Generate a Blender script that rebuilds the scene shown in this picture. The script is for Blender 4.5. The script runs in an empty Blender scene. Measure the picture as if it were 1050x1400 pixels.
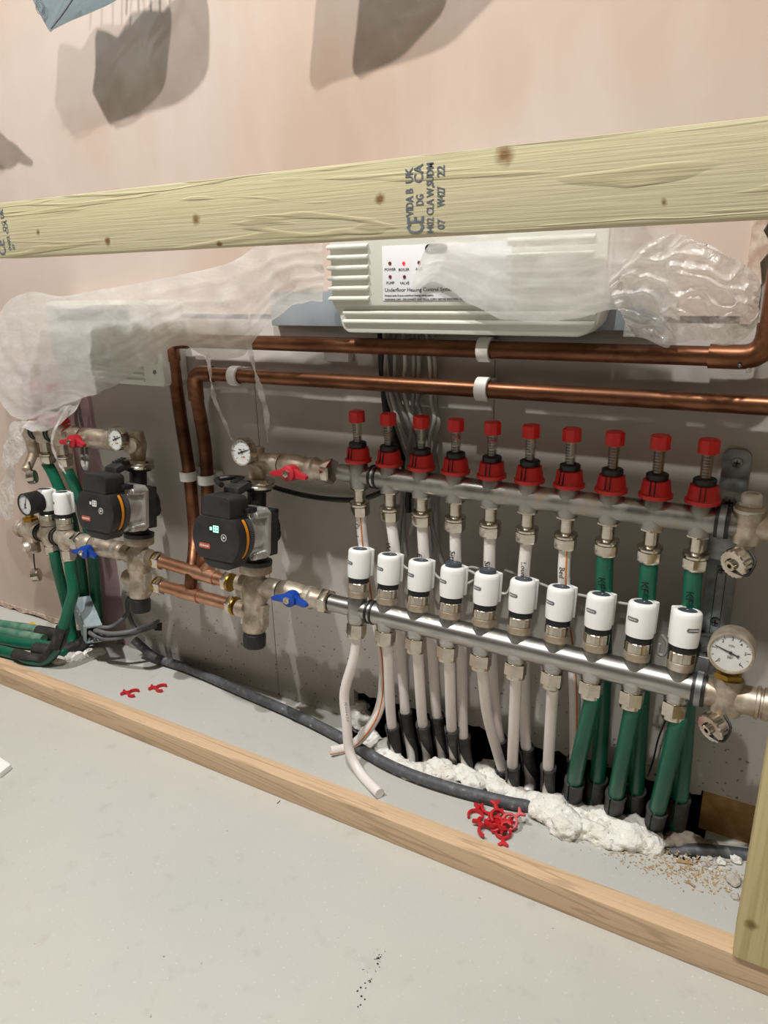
import bpy, bmesh, math, random
from mathutils import Vector, Matrix, noise
random.seed(7)
V = Vector
C = bpy.context.scene.collection
scn = bpy.context.scene

# ---------------------------------------------------------------- camera
loc, rr, uu, ff, lens = ((0.52494, -0.83534, 0.73128), (0.868999, 0.494263, -0.023359), (-0.135614, 0.2833, 0.949394), (-0.475868, 0.821855, -0.313216), 25.2093)
cd = bpy.data.cameras.new('camera'); cam = bpy.data.objects.new('camera', cd); C.objects.link(cam)
cam.matrix_world = Matrix(((rr[0],uu[0],-ff[0],loc[0]),(rr[1],uu[1],-ff[1],loc[1]),(rr[2],uu[2],-ff[2],loc[2]),(0,0,0,1)))
cd.sensor_fit = 'VERTICAL'; cd.sensor_height = 36; cd.lens = lens; cd.clip_start = .02
scn.camera = cam
# ---------------------------------------------------------------- world, exposure, lamps
w = bpy.data.worlds.new('world'); scn.world = w; w.use_nodes = True
w.node_tree.nodes['Background'].inputs[0].default_value = (.9,.95,1,1)
w.node_tree.nodes['Background'].inputs[1].default_value = .15
vs = scn.view_settings
vs.view_transform = 'Standard'; vs.look = 'None'; vs.gamma = 1; vs.use_curve_mapping = False; vs.exposure = 0.0
LAMPS = [((-.62,-.95,2.385), 138), ((.42,-.90,2.385), 104)]
for i,(p,e) in enumerate(LAMPS):
    ld = bpy.data.lights.new('downlight_lamp','SPOT'); ld.energy = e; ld.shadow_soft_size = .03; ld.color = (1,.985,.955)
    ld.spot_size = math.radians(150); ld.spot_blend = .5
    lo = bpy.data.objects.new('downlight_lamp', ld); lo.location = p; C.objects.link(lo)

# ---------------------------------------------------------------- helpers
def lin(h):
    h = h.lstrip('#'); o = []
    for i in (0,2,4):
        c = int(h[i:i+2],16)/255; o.append(c/12.92 if c <= .04045 else ((c+.055)/1.055)**2.4)
    return (*o,1)
class NT:
    def __init__(s, name):
        s.m = bpy.data.materials.new(name); s.m.use_nodes = True; s.t = s.m.node_tree; s.n = s.t.nodes
        s.b = s.n['Principled BSDF']; s.out = s.n['Material Output']
        s.tc = s.n.new('ShaderNodeTexCoord').outputs['Object']
    def l(s,a,b): s.t.links.new(a,b)
    def mp(s, sc, loc=(0,0,0)):
        n = s.n.new('ShaderNodeMapping'); n.inputs['Scale'].default_value = sc; n.inputs['Location'].default_value = loc; s.l(s.tc,n.inputs[0]); return n.outputs[0]
    def noise(s, scale, detail=4, vec=None, rough=.55, dist=0):
        n = s.n.new('ShaderNodeTexNoise'); n.inputs['Scale'].default_value = scale; n.inputs['Detail'].default_value = detail
        n.inputs['Roughness'].default_value = rough; n.inputs['Distortion'].default_value = dist
        s.l(vec or s.tc, n.inputs['Vector']); return n.outputs[0]
    def ramp(s, fac, stops):
        n = s.n.new('ShaderNodeValToRGB'); e = n.color_ramp.elements
        while len(e) < len(stops): e.new(.5)
        for k,(p,c) in enumerate(stops): e[k].position = p; e[k].color = lin(c) if isinstance(c,str) else (c,c,c,1)
        s.l(fac,n.inputs[0]); return n.outputs[0]
    def mix(s, fac, a, b, mode='MIX'):
        n = s.n.new('ShaderNodeMix'); n.data_type = 'RGBA'; n.blend_type = mode
        for v,i in ((fac,0),(a,6),(b,7)):
            if isinstance(v,(int,float)): n.inputs[i].default_value = v
            elif isinstance(v,str): n.inputs[i].default_value = lin(v)
            else: s.l(v,n.inputs[i])
        return n.outputs[2]
    def math(s, op, a, b=0):
        n = s.n.new('ShaderNodeMath'); n.operation = op
        for i,v in enumerate((a,b)):
            if isinstance(v,(int,float)): n.inputs[i].default_value = v
            else: s.l(v,n.inputs[i])
        return n.outputs[0]
    def bump(s, h, strength=.3, dist=.002):
        n = s.n.new('ShaderNodeBump'); n.inputs['Strength'].default_value = strength; n.inputs['Distance'].default_value = dist
        s.l(h,n.inputs['Height']); s.l(n.outputs[0], s.b.inputs['Normal'])
    def set(s, col=None, rough=None, metal=None, **k):
        for nm,v in (('Base Color',col),('Roughness',rough),('Metallic',metal)):
            if v is None: continue
            if isinstance(v,str): s.b.inputs[nm].default_value = lin(v)
            elif isinstance(v,(int,float)): s.b.inputs[nm].default_value = v
            else: s.l(v,s.b.inputs[nm])
        for nm,v in k.items(): s.b.inputs[nm.replace('_',' ')].default_value = v
        return s.m
def plain(name, a, b=None, rough=.5, metal=0, scale=40, bump=0, lo=.4, hi=.65, **k):
    t = NT(name); n = t.noise(scale,5)
    c = t.ramp(n,[(lo,a),(hi,b)]) if b else a
    if bump: t.bump(n,bump,.001)
    return t.set(c,rough,metal,**k)
MAT = {}
# ---- building surfaces
t = NT('pink plaster'); a = t.noise(1.6,6,dist=.6); b = t.noise(9,5,t.mp((1,1,.35)),dist=.4)
c = t.ramp(a,[(.3,'#c5ab99'),(.48,'#cbb6a8'),(.62,'#cfbfb5'),(.75,'#c09f88')])
c = t.mix(t.ramp(b,[(.45,0.0),(.75,.5)]),c,'#d8c9be'); t.bump(t.noise(60,6),.12,.001)
MAT['plaster'] = t.set(c,.75)
t = NT('grey plasterboard'); a = t.noise(5,5); b = t.noise(120,2); sp = t.ramp(b,[(.645,0.0),(.68,1.0)])
zz = t.n.new('ShaderNodeSeparateXYZ'); t.l(t.tc,zz.inputs[0])
low = t.ramp(zz.outputs[2],[(.12,1.0),(.26,0.0)])
c = t.mix(t.math('MULTIPLY',t.math('MULTIPLY',sp,low),.75), t.ramp(a,[(.35,'#b4ada6'),(.65,'#c2bcb4')]), '#4d4640')
MAT['board'] = t.set(c,.8)
MAT['purple board'] = plain('purple moisture board','#a58a90','#b79b9c',.8,scale=14)
MAT['plaster edge'] = plain('broken plaster edge','#b99e8b','#d9cabb',.9,scale=90,bump=.6)
t = NT('concrete screed'); a = t.noise(2.2,6); b = t.noise(240,2); d = t.noise(38,4)
c = t.ramp(a,[(.3,'#bcbab3'),(.5,'#c4c2bb'),(.7,'#bebfbb')])
c = t.mix(t.ramp(b,[(.66,0.0),(.71,.45)]),c,'#e2e0da'); c = t.mix(t.ramp(d,[(.60,0.0),(.76,.25)]),c,'#a09c93')
t.bump(t.noise(140,5),.15,.0008)
MAT['concrete'] = t.set(c,.62,Specular_IOR_Level=.35)
MAT['void'] = plain('dark void','#2a211b','#3a2d24',.9,scale=30)
MAT['osb'] = plain('stained chipboard','#94703f','#bd9866',.8,scale=28,bump=.4)
MAT['white paint'] = plain('white ceiling paint','#d6d2cb','#dcd8d1',.8,scale=8)
MAT['ring white'] = plain('white ring paint','#e8e5df','#eeece8',.6)
MAT['lamp'] = (lambda t: t.set('#ffffff',.4,Emission_Strength=6.0))(NT('lit diffuser'))
MAT['lamp'].node_tree.nodes['Principled BSDF'].inputs['Emission Color'].default_value = (1,.95,.88,1)
# ---- wood
def wood(name, cols, axis, knots=(), kcol='#6e4a1f', fine='#ffffff', rings=26, lineamt=.35, bump=.5, kr=.0075, freq=26.0):
    t = NT(name); sc = [1,1,1]; sc[axis] = .06
    v = t.mp(sc); n = t.noise(rings,3,v,dist=.9)
    wv = t.n.new('ShaderNodeMath'); wv.operation = 'SINE'; t.l(t.math('MULTIPLY',n,freq),wv.inputs[0])
    lines = t.ramp(wv.outputs[0],[(.55,0.0),(.98,1.0)])
    c = t.ramp(t.noise(7,4,v),[(.35,cols[0]),(.65,cols[1])])
    c = t.mix(t.math('MULTIPLY',lines,lineamt),c,cols[2])
    f = t.noise(420,2,t.mp([s if i==axis else 1 for i,s in enumerate([.02]*3)]))
    c = t.mix(t.ramp(f,[(.45,0.0),(.75,.25)]),c,cols[2])
    for kp,ks in knots:
        d = t.n.new('ShaderNodeVectorMath'); d.operation = 'DISTANCE'; t.l(t.tc,d.inputs[0]); d.inputs[1].default_value = kp
        dd = t.math('DIVIDE',t.math('ADD',d.outputs['Value'],t.math('MULTIPLY',t.math('SUBTRACT',t.noise(160,2),.5),.006)),kr*ks)
        c = t.mix(t.ramp(dd,[(.25,.95),(.60,.55),(1.0,0.0)]),c,kcol)
    h = t.mix(.5,f,lines); t.bump(h,bump,.0012)
    return t.set(c,.72)
# ---- metals
MAT['nickel'] = plain('nickel plated brass','#c4bbac','#d9d3c8',.20,1,60,lo=.35,hi=.7)
MAT['dusty nickel'] = plain('dusty nickel brass','#b3a38d','#d8cfc2',.46,.65,55,bump=.15)
t = NT('brushed steel'); n = t.noise(26,4,t.mp((1,6,6))); t.bump(n,.08,.0005)
MAT['steel'] = t.set(t.ramp(n,[(.3,'#a3a19e'),(.7,'#c4c2bf')]),.33,1)
t = NT('dusty steel'); n = t.noise(30,5); zz = t.n.new('ShaderNodeNewGeometry'); sx = t.n.new('ShaderNodeSeparateXYZ'); t.l(zz.outputs['Normal'],sx.inputs[0])
MAT['dusty steel'] = t.set(t.ramp(n,[(.35,'#8f8b86'),(.6,'#aaa6a0'),(.72,'#b9a896')]),t.ramp(n,[(.4,.32),(.7,.7)]),.85)
t = NT('aged copper'); a = t.noise(7,6,t.mp((.35,1.6,1.6)),dist=1.2); b = t.noise(60,4)
c = t.ramp(a,[(.30,'#4c3122'),(.45,'#6a452f'),(.58,'#94654a'),(.70,'#5c3c2a')]); c = t.mix(t.ramp(b,[(.6,0.0),(.75,.5)]),c,'#3f2a1c')
MAT['copper'] = t.set(c,t.ramp(a,[(.3,.5),(.6,.30)]),.82)
MAT['bright copper'] = plain('bright copper','#b98261','#d3a58a',.35,.9,30,lo=.3,hi=.7)
MAT['brass'] = plain('brass','#a07c34','#b8964a',.35,.95,50)
MAT['galv'] = plain('galvanised steel','#86898a','#9da0a0',.42,.85,70)
MAT['silver'] = plain('cast aluminium','#cfccc6','#dedbd6',.36,.7,80,bump=.12)
# ---- plastics
MAT['white plastic'] = plain('white plastic','#f2f1ee','#f6f5f3',.36,scale=6)
MAT['controller white'] = plain('controller white plastic','#d6d6cd','#dcdcd4',.45,scale=6)
MAT['label white'] = plain('label white','#e9e9ec','#eeeef0',.5,scale=6)
MAT['clip white'] = plain('clip white plastic','#d9d6d0','#e3e0da',.5,scale=20)
MAT['red'] = plain('red plastic','#d21f1a','#dd2620',.36,scale=20)
MAT['dusty red'] = plain('dusty red plastic','#c8201e','#d42e2b',.45,scale=30)
MAT['lever red'] = plain('lever red plastic','#aa1c2a','#b82a36',.45,scale=30)
MAT['clip red'] = plain('clip red plastic','#c01a22','#cc2a30',.42,scale=40)
MAT['yellow'] = plain('yellow plastic','#d8b030','#e0ba40',.5)
MAT['blue'] = plain('blue plastic','#123f9a','#1a4cae',.42,scale=30)
MAT['black'] = plain('black plastic','#1b1a1a','#242323',.45,scale=50)
MAT['dusty black'] = plain('dusty black plastic','#222121','#423e3a',.6,scale=60,lo=.45,hi=.8)
MAT['plate grey'] = plain('dark grey fascia','#262626','#302f2e',.48,scale=40)
MAT['support'] = plain('bend support plastic','#2b2928','#4a4541',.6,scale=90,lo=.5,hi=.75)
MAT['disc grey'] = plain('slate grey plastic','#3b424b','#464d55',.5,scale=20)
MAT['badge'] = plain('badge grey','#66666a','#77777a',.5,scale=90)
MAT['pipe white'] = plain('white plastic pipe','#efe8e2','#f4eee9',.36,scale=18)
t = NT('green pipe'); b = t.noise(150,3)
MAT['pipe green'] = t.set(t.mix(t.ramp(b,[(.70,0.0),(.78,.5)]),t.ramp(t.noise(8,3),[(.3,'#0b5b43'),(.7,'#116a50')]),'#9fb3a6'),.38)
MAT['dusty green'] = plain('dusty green pipe','#3f7a62','#9aa898',.6,scale=45,lo=.42,hi=.85)
MAT['orange'] = plain('orange','#d8701f','#e08530',.45)
MAT['pump orange'] = plain('pump orange','#e08a1c','#e59a2c',.45)
MAT['cable grey'] = plain('grey cable','#8f8c88','#a09d99',.5,scale=12)
MAT['cable dark'] = plain('dark grey cable','#5f5f62','#727275',.5,scale=12)
MAT['cable pale'] = plain('pale cable','#b9b6b1','#c6c3be',.5,scale=12)
t = NT('dusty conduit'); n = t.noise(110,4)
MAT['conduit'] = t.set(t.ramp(n,[(.5,'#54565a'),(.66,'#6b6d70'),(.74,'#b9b8b4')]),.6)
MAT['box grey'] = plain('grey junction plastic','#93a2a6','#a3b0b3',.5,scale=30)
MAT['ink'] = plain('black ink','#1b1b20','#26262b',.7)
MAT['stamp ink'] = plain('stamp ink','#5d6472','#747a82',.8,scale=300)
MAT['grey print'] = plain('grey print','#77777a','#88888a',.6)
MAT['dial'] = plain('dial face white','#dcdcda','#e4e4e2',.45)
MAT['led on'] = (lambda t: t.set('#ff3040',.4,Emission_Strength=2.2))(NT('lit red led'))
MAT['led on'].node_tree.nodes['Principled BSDF'].inputs['Emission Color'].default_value = lin('#ff2038')
MAT['led off'] = plain('dim red led','#6e2a2e','#7c3236',.35)
MAT['display'] = (lambda t: t.set('#a8e8cf',.4,Emission_Strength=.9))(NT('lit display'))
MAT['display'].node_tree.nodes['Principled BSDF'].inputs['Emission Color'].default_value = lin('#9de8cc')
MAT['logo red'] = plain('logo red','#b5523f','#c06450',.5,scale=200)
t = NT('expanding foam'); n = t.noise(55,6); sp = t.ramp(t.noise(170,2),[(.66,0.0),(.71,.75)])
t.bump(t.mix(.5,n,t.noise(190,4)),1.0,.005); MAT['foam'] = t.set(t.mix(sp,t.ramp(n,[(.3,'#e4ddd0'),(.5,'#f7f4ec')]),'#8b8272'),.85,Subsurface_Weight=0.0)
MAT['dirty foam'] = plain('dirty foam','#8d8377','#b0a596',.9,scale=60,bump=.7)
MAT['chip'] = plain('wood chip','#a8875f','#cbb189',.85,scale=60)
MAT['rubble'] = plain('plaster crumb','#b3aaa0','#d8d2c8',.9,scale=60,bump=.5)
MAT['backing'] = plain('blue grey backing board','#8c939a','#9aa0a6',.6,scale=10)
def glassy(name, tint, transp, rough=.08):
    m = bpy.data.materials.new(name); m.use_nodes = True; n = m.node_tree.nodes; l = m.node_tree.links; n.clear()
    o = n.new('ShaderNodeOutputMaterial'); tr = n.new('ShaderNodeBsdfTransparent'); tr.inputs[0].default_value = lin(tint)
    g = n.new('ShaderNodeBsdfGlossy'); g.inputs['Roughness'].default_value = rough; mx = n.new('ShaderNodeMixShader'); mx.inputs[0].default_value = 1-transp
    l.new(tr.outputs[0],mx.inputs[1]); l.new(g.outputs[0],mx.inputs[2]); l.new(mx.outputs[0],o.inputs[0]); return m
MAT['tube glass'] = glassy('clear tube','#e8e4da',.86)
MAT['dial glass'] = glassy('dial glass','#ffffff',.95,.03)
def film(name, col, opaque, tint='#ffffff', crease=.22, cs=16, cd=.006, rg=.16):
    m = bpy.data.materials.new(name); m.use_nodes = True; n = m.node_tree.nodes; l = m.node_tree.links; n.clear()
    o = n.new('ShaderNodeOutputMaterial'); tr = n.new('ShaderNodeBsdfTransparent'); tr.inputs[0].default_value = lin(tint)
    df = n.new('ShaderNodeBsdfDiffuse'); df.inputs[0].default_value = lin(col); tl = n.new('ShaderNodeBsdfTranslucent'); tl.inputs[0].default_value = lin(col)
    g = n.new('ShaderNodeBsdfGlossy'); g.inputs['Roughness'].default_value = rg; g.inputs[0].default_value = (.9,.9,.9,1)
    tc = n.new('ShaderNodeTexCoord'); nz = n.new('ShaderNodeTexNoise'); nz.inputs['Scale'].default_value = cs; nz.inputs['Detail'].default_value = 5; nz.inputs['Distortion'].default_value = 1.5
    l.new(tc.outputs['Object'],nz.inputs['Vector'])
    bp = n.new('ShaderNodeBump'); bp.inputs['Strength'].default_value = crease; bp.inputs['Distance'].default_value = cd; l.new(nz.outputs[0],bp.inputs['Height'])
    for s in (df,tl,g): l.new(bp.outputs[0],s.inputs['Normal'])
    a = n.new('ShaderNodeMixShader'); a.inputs[0].default_value = .40; l.new(df.outputs[0],a.inputs[1]); l.new(tl.outputs[0],a.inputs[2])
    b = n.new('ShaderNodeMixShader'); b.inputs[0].default_value = .15; l.new(a.outputs[0],b.inputs[1]); l.new(g.outputs[0],b.inputs[2])
    lw = n.new('ShaderNodeLayerWeight'); lw.inputs[0].default_value = .35
    mr = n.new('ShaderNodeMapRange'); mr.inputs[3].default_value = opaque; mr.inputs[4].default_value = min(1,opaque+.35); l.new(lw.outputs['Facing'],mr.inputs[0])
    n2 = n.new('ShaderNodeTexNoise'); n2.inputs['Scale'].default_value = 11; n2.inputs['Detail'].default_value = 6; n2.inputs['Distortion'].default_value = 2.2
    mpn = n.new('ShaderNodeMapping'); mpn.inputs['Scale'].default_value = (.8,1,2.2); mpn.inputs['Rotation'].default_value = (0,.5,0); l.new(tc.outputs['Object'],mpn.inputs[0]); l.new(mpn.outputs[0],n2.inputs['Vector'])
    m2 = n.new('ShaderNodeMapRange'); m2.inputs[1].default_value = .42; m2.inputs[2].default_value = .70; m2.inputs[3].default_value = -.08; m2.inputs[4].default_value = .22; l.new(n2.outputs[0],m2.inputs[0])
    ad = n.new('ShaderNodeMath'); ad.operation = 'ADD'; ad.use_clamp = True; l.new(mr.outputs[0],ad.inputs[0]); l.new(m2.outputs[0],ad.inputs[1])
    c = n.new('ShaderNodeMixShader'); l.new(ad.outputs[0],c.inputs[0]); l.new(tr.outputs[0],c.inputs[1]); l.new(b.outputs[0],c.inputs[2]); l.new(c.outputs[0],o.inputs[0])
    return m
MAT['polythene'] = film('milky polythene','#fbf8f5',.64)
MAT['crumpled film'] = film('crumpled clear polythene','#f8f5f1',.54,crease=.75,cs=34,cd=.012,rg=.22)
MAT['bag film'] = film('blue grey bag film','#a9bcc4',.50,'#dfe8ec')

ROOT = {}
def frame(ax):
    ax = V(ax).normalized(); r = V((0,0,1)) if abs(ax.z) < .9 else V((0,-1,0))
    u = (r - ax*r.dot(ax)).normalized(); return ax, u, ax.cross(u)
class M:
    def __init__(s): s.v = []; s.f = []
    def add(s, v, f):
        o = len(s.v); s.v += [V(p) for p in v]; s.f += [[i+o for i in q] for q in f]; return s
    def obox(s, o, a, b, c):
        o,a,b,c = V(o),V(a),V(b),V(c)
        p = [o,o+a,o+a+b,o+b,o+c,o+a+c,o+a+b+c,o+b+c]
        f = [(0,3,2,1),(4,5,6,7),(0,1,5,4),(1,2,6,5),(2,3,7,6),(3,0,4,7)]
        if a.cross(b).dot(c) < 0: f = [q[::-1] for q in f]
        return s.add(p,f)
    def box(s, x0, x1, y0, y1, z0, z1): return s.obox((x0,y0,z0),(x1-x0,0,0),(0,y1-y0,0),(0,0,z1-z0))
    def lathe(s, prof, o=(0,0,0), ax=(0,0,1), seg=20, knurl=0, rot=0, cap=True):
        ax,u,v = frame(ax); o = V(o); P = []; F = []
        for r,h in prof:
            for k in range(seg):
                a = 2*math.pi*k/seg+rot; q = r-(knurl if k%2 else 0)
                P.append(o+ax*h+u*(q*math.cos(a))+v*(q*math.sin(a)))
        n = len(prof)
        for j in range(n-1):
            for k in range(seg):
                k2 = (k+1)%seg; F.append((j*seg+k,j*seg+k2,(j+1)*seg+k2,(j+1)*seg+k))
        if cap: F.append(tuple(range(seg))[::-1]); F.append(tuple(range((n-1)*seg,n*seg)))
        return s.add(P,F)
    def cyl(s, a, b, r, seg=18, r2=None):
        a,b = V(a),V(b); return s.lathe([(r,0),(r if r2 is None else r2,(b-a).length)],a,b-a,seg)
    def tube(s, pts, r, seg=12, cap=True, prof=None, ref=None):
        pts = [V(p) for p in pts]; n = len(pts); P = []; F = []
        t0 = (pts[1]-pts[0]).normalized(); _,u,_v = frame(t0)
        for i,p in enumerate(pts):
            t = ((pts[i+1]-p) if i < n-1 else V((0,0,0))); t2 = ((p-pts[i-1]) if i else V((0,0,0)))
            t = (t.normalized() + t2.normalized()).normalized() if (t.length and t2.length) else (t+t2).normalized()
            if ref is not None: u = V(ref)
            u = (u - t*u.dot(t)).normalized(); v = t.cross(u)
            if prof: loop = prof(i/(n-1))
            else:
                q = r[i] if isinstance(r,(list,tuple)) else r
                loop = [(q*math.cos(2*math.pi*k/seg),q*math.sin(2*math.pi*k/seg)) for k in range(seg)]
            m = len(loop)
            for a,b in loop: P.append(p+u*a+v*b)
        for j in range(n-1):
            for k in range(m):
                k2 = (k+1)%m; F.append((j*m+k,j*m+k2,(j+1)*m+k2,(j+1)*m+k))
        if cap: F.append(tuple(range(m))[::-1]); F.append(tuple(range((n-1)*m,n*m)))
        return s.add(P,F)
    def prism(s, poly, o, ex, ey, ez):
        o,ex,ey,ez = V(o),V(ex),V(ey),V(ez); n = len(poly)
        P = [o+ex*a+ey*b for a,b in poly]+[o+ex*a+ey*b+ez for a,b in poly]
        F = [tuple(range(n))[::-1],tuple(range(n,2*n))]+[(i,(i+1)%n,n+(i+1)%n,n+i) for i in range(n)]
        ar = sum(poly[i][0]*poly[(i+1)%n][1]-poly[(i+1)%n][0]*poly[i][1] for i in range(n))
        if ar*ex.cross(ey).dot(ez) < 0: F = [q[::-1] for q in F]
        return s.add(P,F)
    def sphere(s, o, r, seg=14, ring=8, sc=(1,1,1)):
        o = V(o); prof = []
        P = [o+V((0,0,-r*sc[2]))]; F = []
        for j in range(1,ring):
            a = -math.pi/2+math.pi*j/ring
            for k in range(seg):
                b = 2*math.pi*k/seg; P.append(o+V((r*sc[0]*math.cos(a)*math.cos(b),r*sc[1]*math.cos(a)*math.sin(b),r*sc[2]*math.sin(a))))
        P.append(o+V((0,0,r*sc[2])))
        for k in range(seg):
            F.append((0,1+(k+1)%seg,1+k)); e = len(P)-1; q = 1+(ring-2)*seg; F.append((q+k,q+(k+1)%seg,e))
        for j in range(ring-2):
            for k in range(seg): F.append((1+j*seg+k,1+j*seg+(k+1)%seg,1+(j+1)*seg+(k+1)%seg,1+(j+1)*seg+k))
        return s.add(P,F)
    def xf(s, mtx):
        s.v = [mtx@p for p in s.v]; return s
    def build(s, name, mat, parent=None, bevel=0, ang=40, local=False, label=None, flat=False, bseg=2):
        vv = s.v; org = V((0,0,0))
        if parent is not None:
            if not local:
                inv = ROOT[parent.name].inverted(); vv = [inv@p for p in vv]
        elif not local:
            lo = [min(p[i] for p in vv) for i in range(3)]; hi = [max(p[i] for p in vv) for i in range(3)]
            org = V(((lo[0]+hi[0])/2,(lo[1]+hi[1])/2,lo[2])); vv = [p-org for p in vv]
        me = bpy.data.meshes.new(name); me.from_pydata([tuple(p) for p in vv],[],s.f); me.validate(); me.update()
        bm = bmesh.new(); bm.from_mesh(me)
        if bevel:
            es = [e for e in bm.edges if len(e.link_faces)==2 and e.calc_face_angle(0) > .5]
            bmesh.ops.bevel(bm,geom=es,offset=bevel,segments=bseg,profile=.6,affect='EDGES',clamp_overlap=True)
        bmesh.ops.recalc_face_normals(bm,faces=bm.faces); bm.to_mesh(me); bm.free()
        me.materials.append(MAT[mat] if isinstance(mat,str) else mat)
        if not flat:
            me.shade_smooth(); me.set_sharp_from_angle(angle=math.radians(ang))
        o = bpy.data.objects.new(name,me); C.objects.link(o); o.location = org
        if parent is not None: o.parent = parent; ROOT[o.name] = ROOT[parent.name]
        else: ROOT[o.name] = Matrix.Translation(org)
        if label: o['label'] = label
        return o
def tag(o, label, cat, group=None, kind=None):
    if label: o['label'] = label
    if cat: o['category'] = cat
    if group: o['group'] = group
    if kind: o['kind'] = kind
    return o
def thing(name, label, cat, loc, group=None, rot=(0,0,0)):
    o = bpy.data.objects.new(name,None); C.objects.link(o); o.empty_display_size = .02
    o.location = loc; o.rotation_euler = rot
    ROOT[o.name] = Matrix.Translation(V(loc)) @ __import__('mathutils').Euler(rot).to_matrix().to_4x4()
    return tag(o,label,cat,group)
def kids(o): return list(o.children)
def dup(root, loc, label, group=None, rot=None):
    r = root.copy(); C.objects.link(r); r.location = loc
    if rot: r.rotation_euler = rot
    r['label'] = label; ROOT[r.name] = Matrix.Translation(V(loc)) @ r.rotation_euler.to_matrix().to_4x4()
    if group: r['group'] = group
    for ch in kids(root):
        c = ch.copy(); C.objects.link(c); c.parent = r
        for g in kids(ch):
            d = g.copy(); C.objects.link(d); d.parent = c
    return r
def struct(o): o['kind'] = 'structure'; return o
def text(s, size, o, ex, ey, mat, parent, name='lettering', align='LEFT', thick=.0003, local=False, bold=0, fit=None, wrap=None):
    cu = bpy.data.curves.new(name,'FONT'); cu.body = s; cu.size = size; cu.align_x = align; cu.resolution_u = 2; cu.offset = bold; cu.extrude = thick/2
    ob = bpy.data.objects.new(name,cu); me = bpy.data.meshes.new_from_object(ob)
    ex,ey = V(ex).normalized(),V(ey).normalized(); ez = ex.cross(ey); o = V(o)
    wide = 1; hi = 1
    if fit:  # stretch to a given length and cap height
        xs = [p.co.x for p in me.vertices]; ys = [p.co.y for p in me.vertices]; wide = fit[0]/(max(xs)-min(xs)); hi = fit[1]/max(ys)
    m = M(); m.v = [o+ex*p.co.x*wide+ey*p.co.y*hi+ez*p.co.z for p in me.vertices]
    if wrap:  # lay the strokes round a vertical pipe
        cx,cy,r = wrap
        m.v = [V((cx+r*math.sin((p.x-cx)/r),cy-(r+.0003+(cy-r-p.y if False else 0))*math.cos((p.x-cx)/r),p.z)) for p in m.v]
    m.f = [tuple(f.vertices) for f in me.polygons]
    bpy.data.objects.remove(ob); bpy.data.curves.remove(cu); bpy.data.meshes.remove(me)
    return m.build(name,mat,parent,flat=True,local=local)
def spline(pts, n=8):
    p = [V(q) for q in pts]; p = [p[0]*2-p[1]]+p+[p[-1]*2-p[-2]]; out = []
    for i in range(1,len(p)-2):
        a,b,c,d = p[i-1],p[i],p[i+1],p[i+2]
        for k in range(n):
            t = k/n; out.append(.5*((2*b)+(c-a)*t+(2*a-5*b+4*c-d)*t*t+(3*b-a-3*c+d)*t**3))
    out.append(p[-2]); return out
ORD = ['first','second','third','fourth','fifth','sixth','seventh','eighth','ninth','tenth']
X,Y,Z = V((1,0,0)),V((0,1,0)),V((0,0,1))
# ---------------------------------------------------------------- the room
m = M()
m.box(-4,4,-5.4,-.004,-.1,0); m.box(-4,-.062,-.004,.3,-.1,0); m.box(.50,4,-.004,.3,-.1,0)
struct(m.build('floor','concrete'))
struct(M().box(-.10,.53,-.03,.3,-.16,-.1).build('trim_1','void',label='dark void under the wall'))
struct(M().box(-4,4,-5.4,.3,2.4,2.45).build('ceiling','white paint'))
struct(M().box(-4,4,-5.5,-5.4,-.1,2.45).build('wall_front','white paint'))
struct(M().box(-4.1,-4,-5.5,.3,-.1,2.45).build('wall_left','white paint'))
struct(M().box(4,4.1,-5.5,.3,-.1,2.45).build('wall_right','white paint'))
# back wall: skimmed plaster above, exposed boards below
wb = struct(thing('wall_back',None,None,(0,.06,0)))
M().box(-4,.464,.06,.085,.672,2.4).build('plaster_skim','plaster',wb)
M().box(.464,4,.06,.085,.80,2.4).build('plaster_skim','plaster',wb)
M().box(-4,-.70,.06,.085,.012,.672).build('plaster_skim','plaster',wb)
def ragged(p0, p1, n, amp, depth, mat, name, up=V((0,0,1))):
    p0,p1 = V(p0),V(p1); d = (p1-p0); poly = [(0,0)]
    for i in range(n+1): poly.append((d.length*i/n, amp*(.35+.65*random.random())))
    poly.append((d.length,0))
    return M().prism(poly,p0,d.normalized(),up,V((0,depth,0))).build(name,mat,wb)
ragged((-1.5,.058,.014),(-.70,.058,.014),34,-.016,.02,'plaster edge','broken_plaster_edge')
ragged((.462,.057,.672),(.462,.057,.84),16,.022,.02,'plaster edge','broken_plaster_edge',X)
M().box(.462,4,.074,.09,.60,.84).build('grey_board','board',wb)
M().box(-4,-.70,.098,.11,-.004,.02).build('purple_board','purple board',wb)
M().box(-.70,-.622,.063,.075,0,.60).build('purple_board','purple board',wb)
for x0,x1,z0 in ((-.622,-.2268,0),(-.2256,-.062,0)): M().box(x0,x1,.06,.074,z0,.68).build('plasterboard','board',wb,bevel=.0008)
m = M(); poly = [(-.062,.68),(-.062,.062)]
for i in range(1,23): poly.append((-.062+.2408*i/23,.058+random.uniform(-.005,.004)))
poly += [(.1788,.058),(.1788,.68)]
M().prism(poly,(0,.06,0),X,Z,(0,.014,0)).build('plasterboard','board',wb,flat=True)
poly = [(.1800,.68),(.1800,.058)]
for i in range(1,27): poly.append((.1800+.308*i/27,.059+random.uniform(-.005,.004)))
poly += [(.488,.058),(.488,.066),(4,.062),(4,.68)]
M().prism(poly,(0,.06,0),X,Z,(0,.014,0)).build('plasterboard','board',wb,flat=True)
M().box(.49,1.4,.066,.085,0,.062).build('chipboard_sheet','osb',wb)
M().box(-4,4,.2,.3,-.16,2.4).build('wall_core','void',wb)
M().box(-.10,-.062,.075,.2,-.1,.1).build('wall_core','void',wb)
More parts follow.
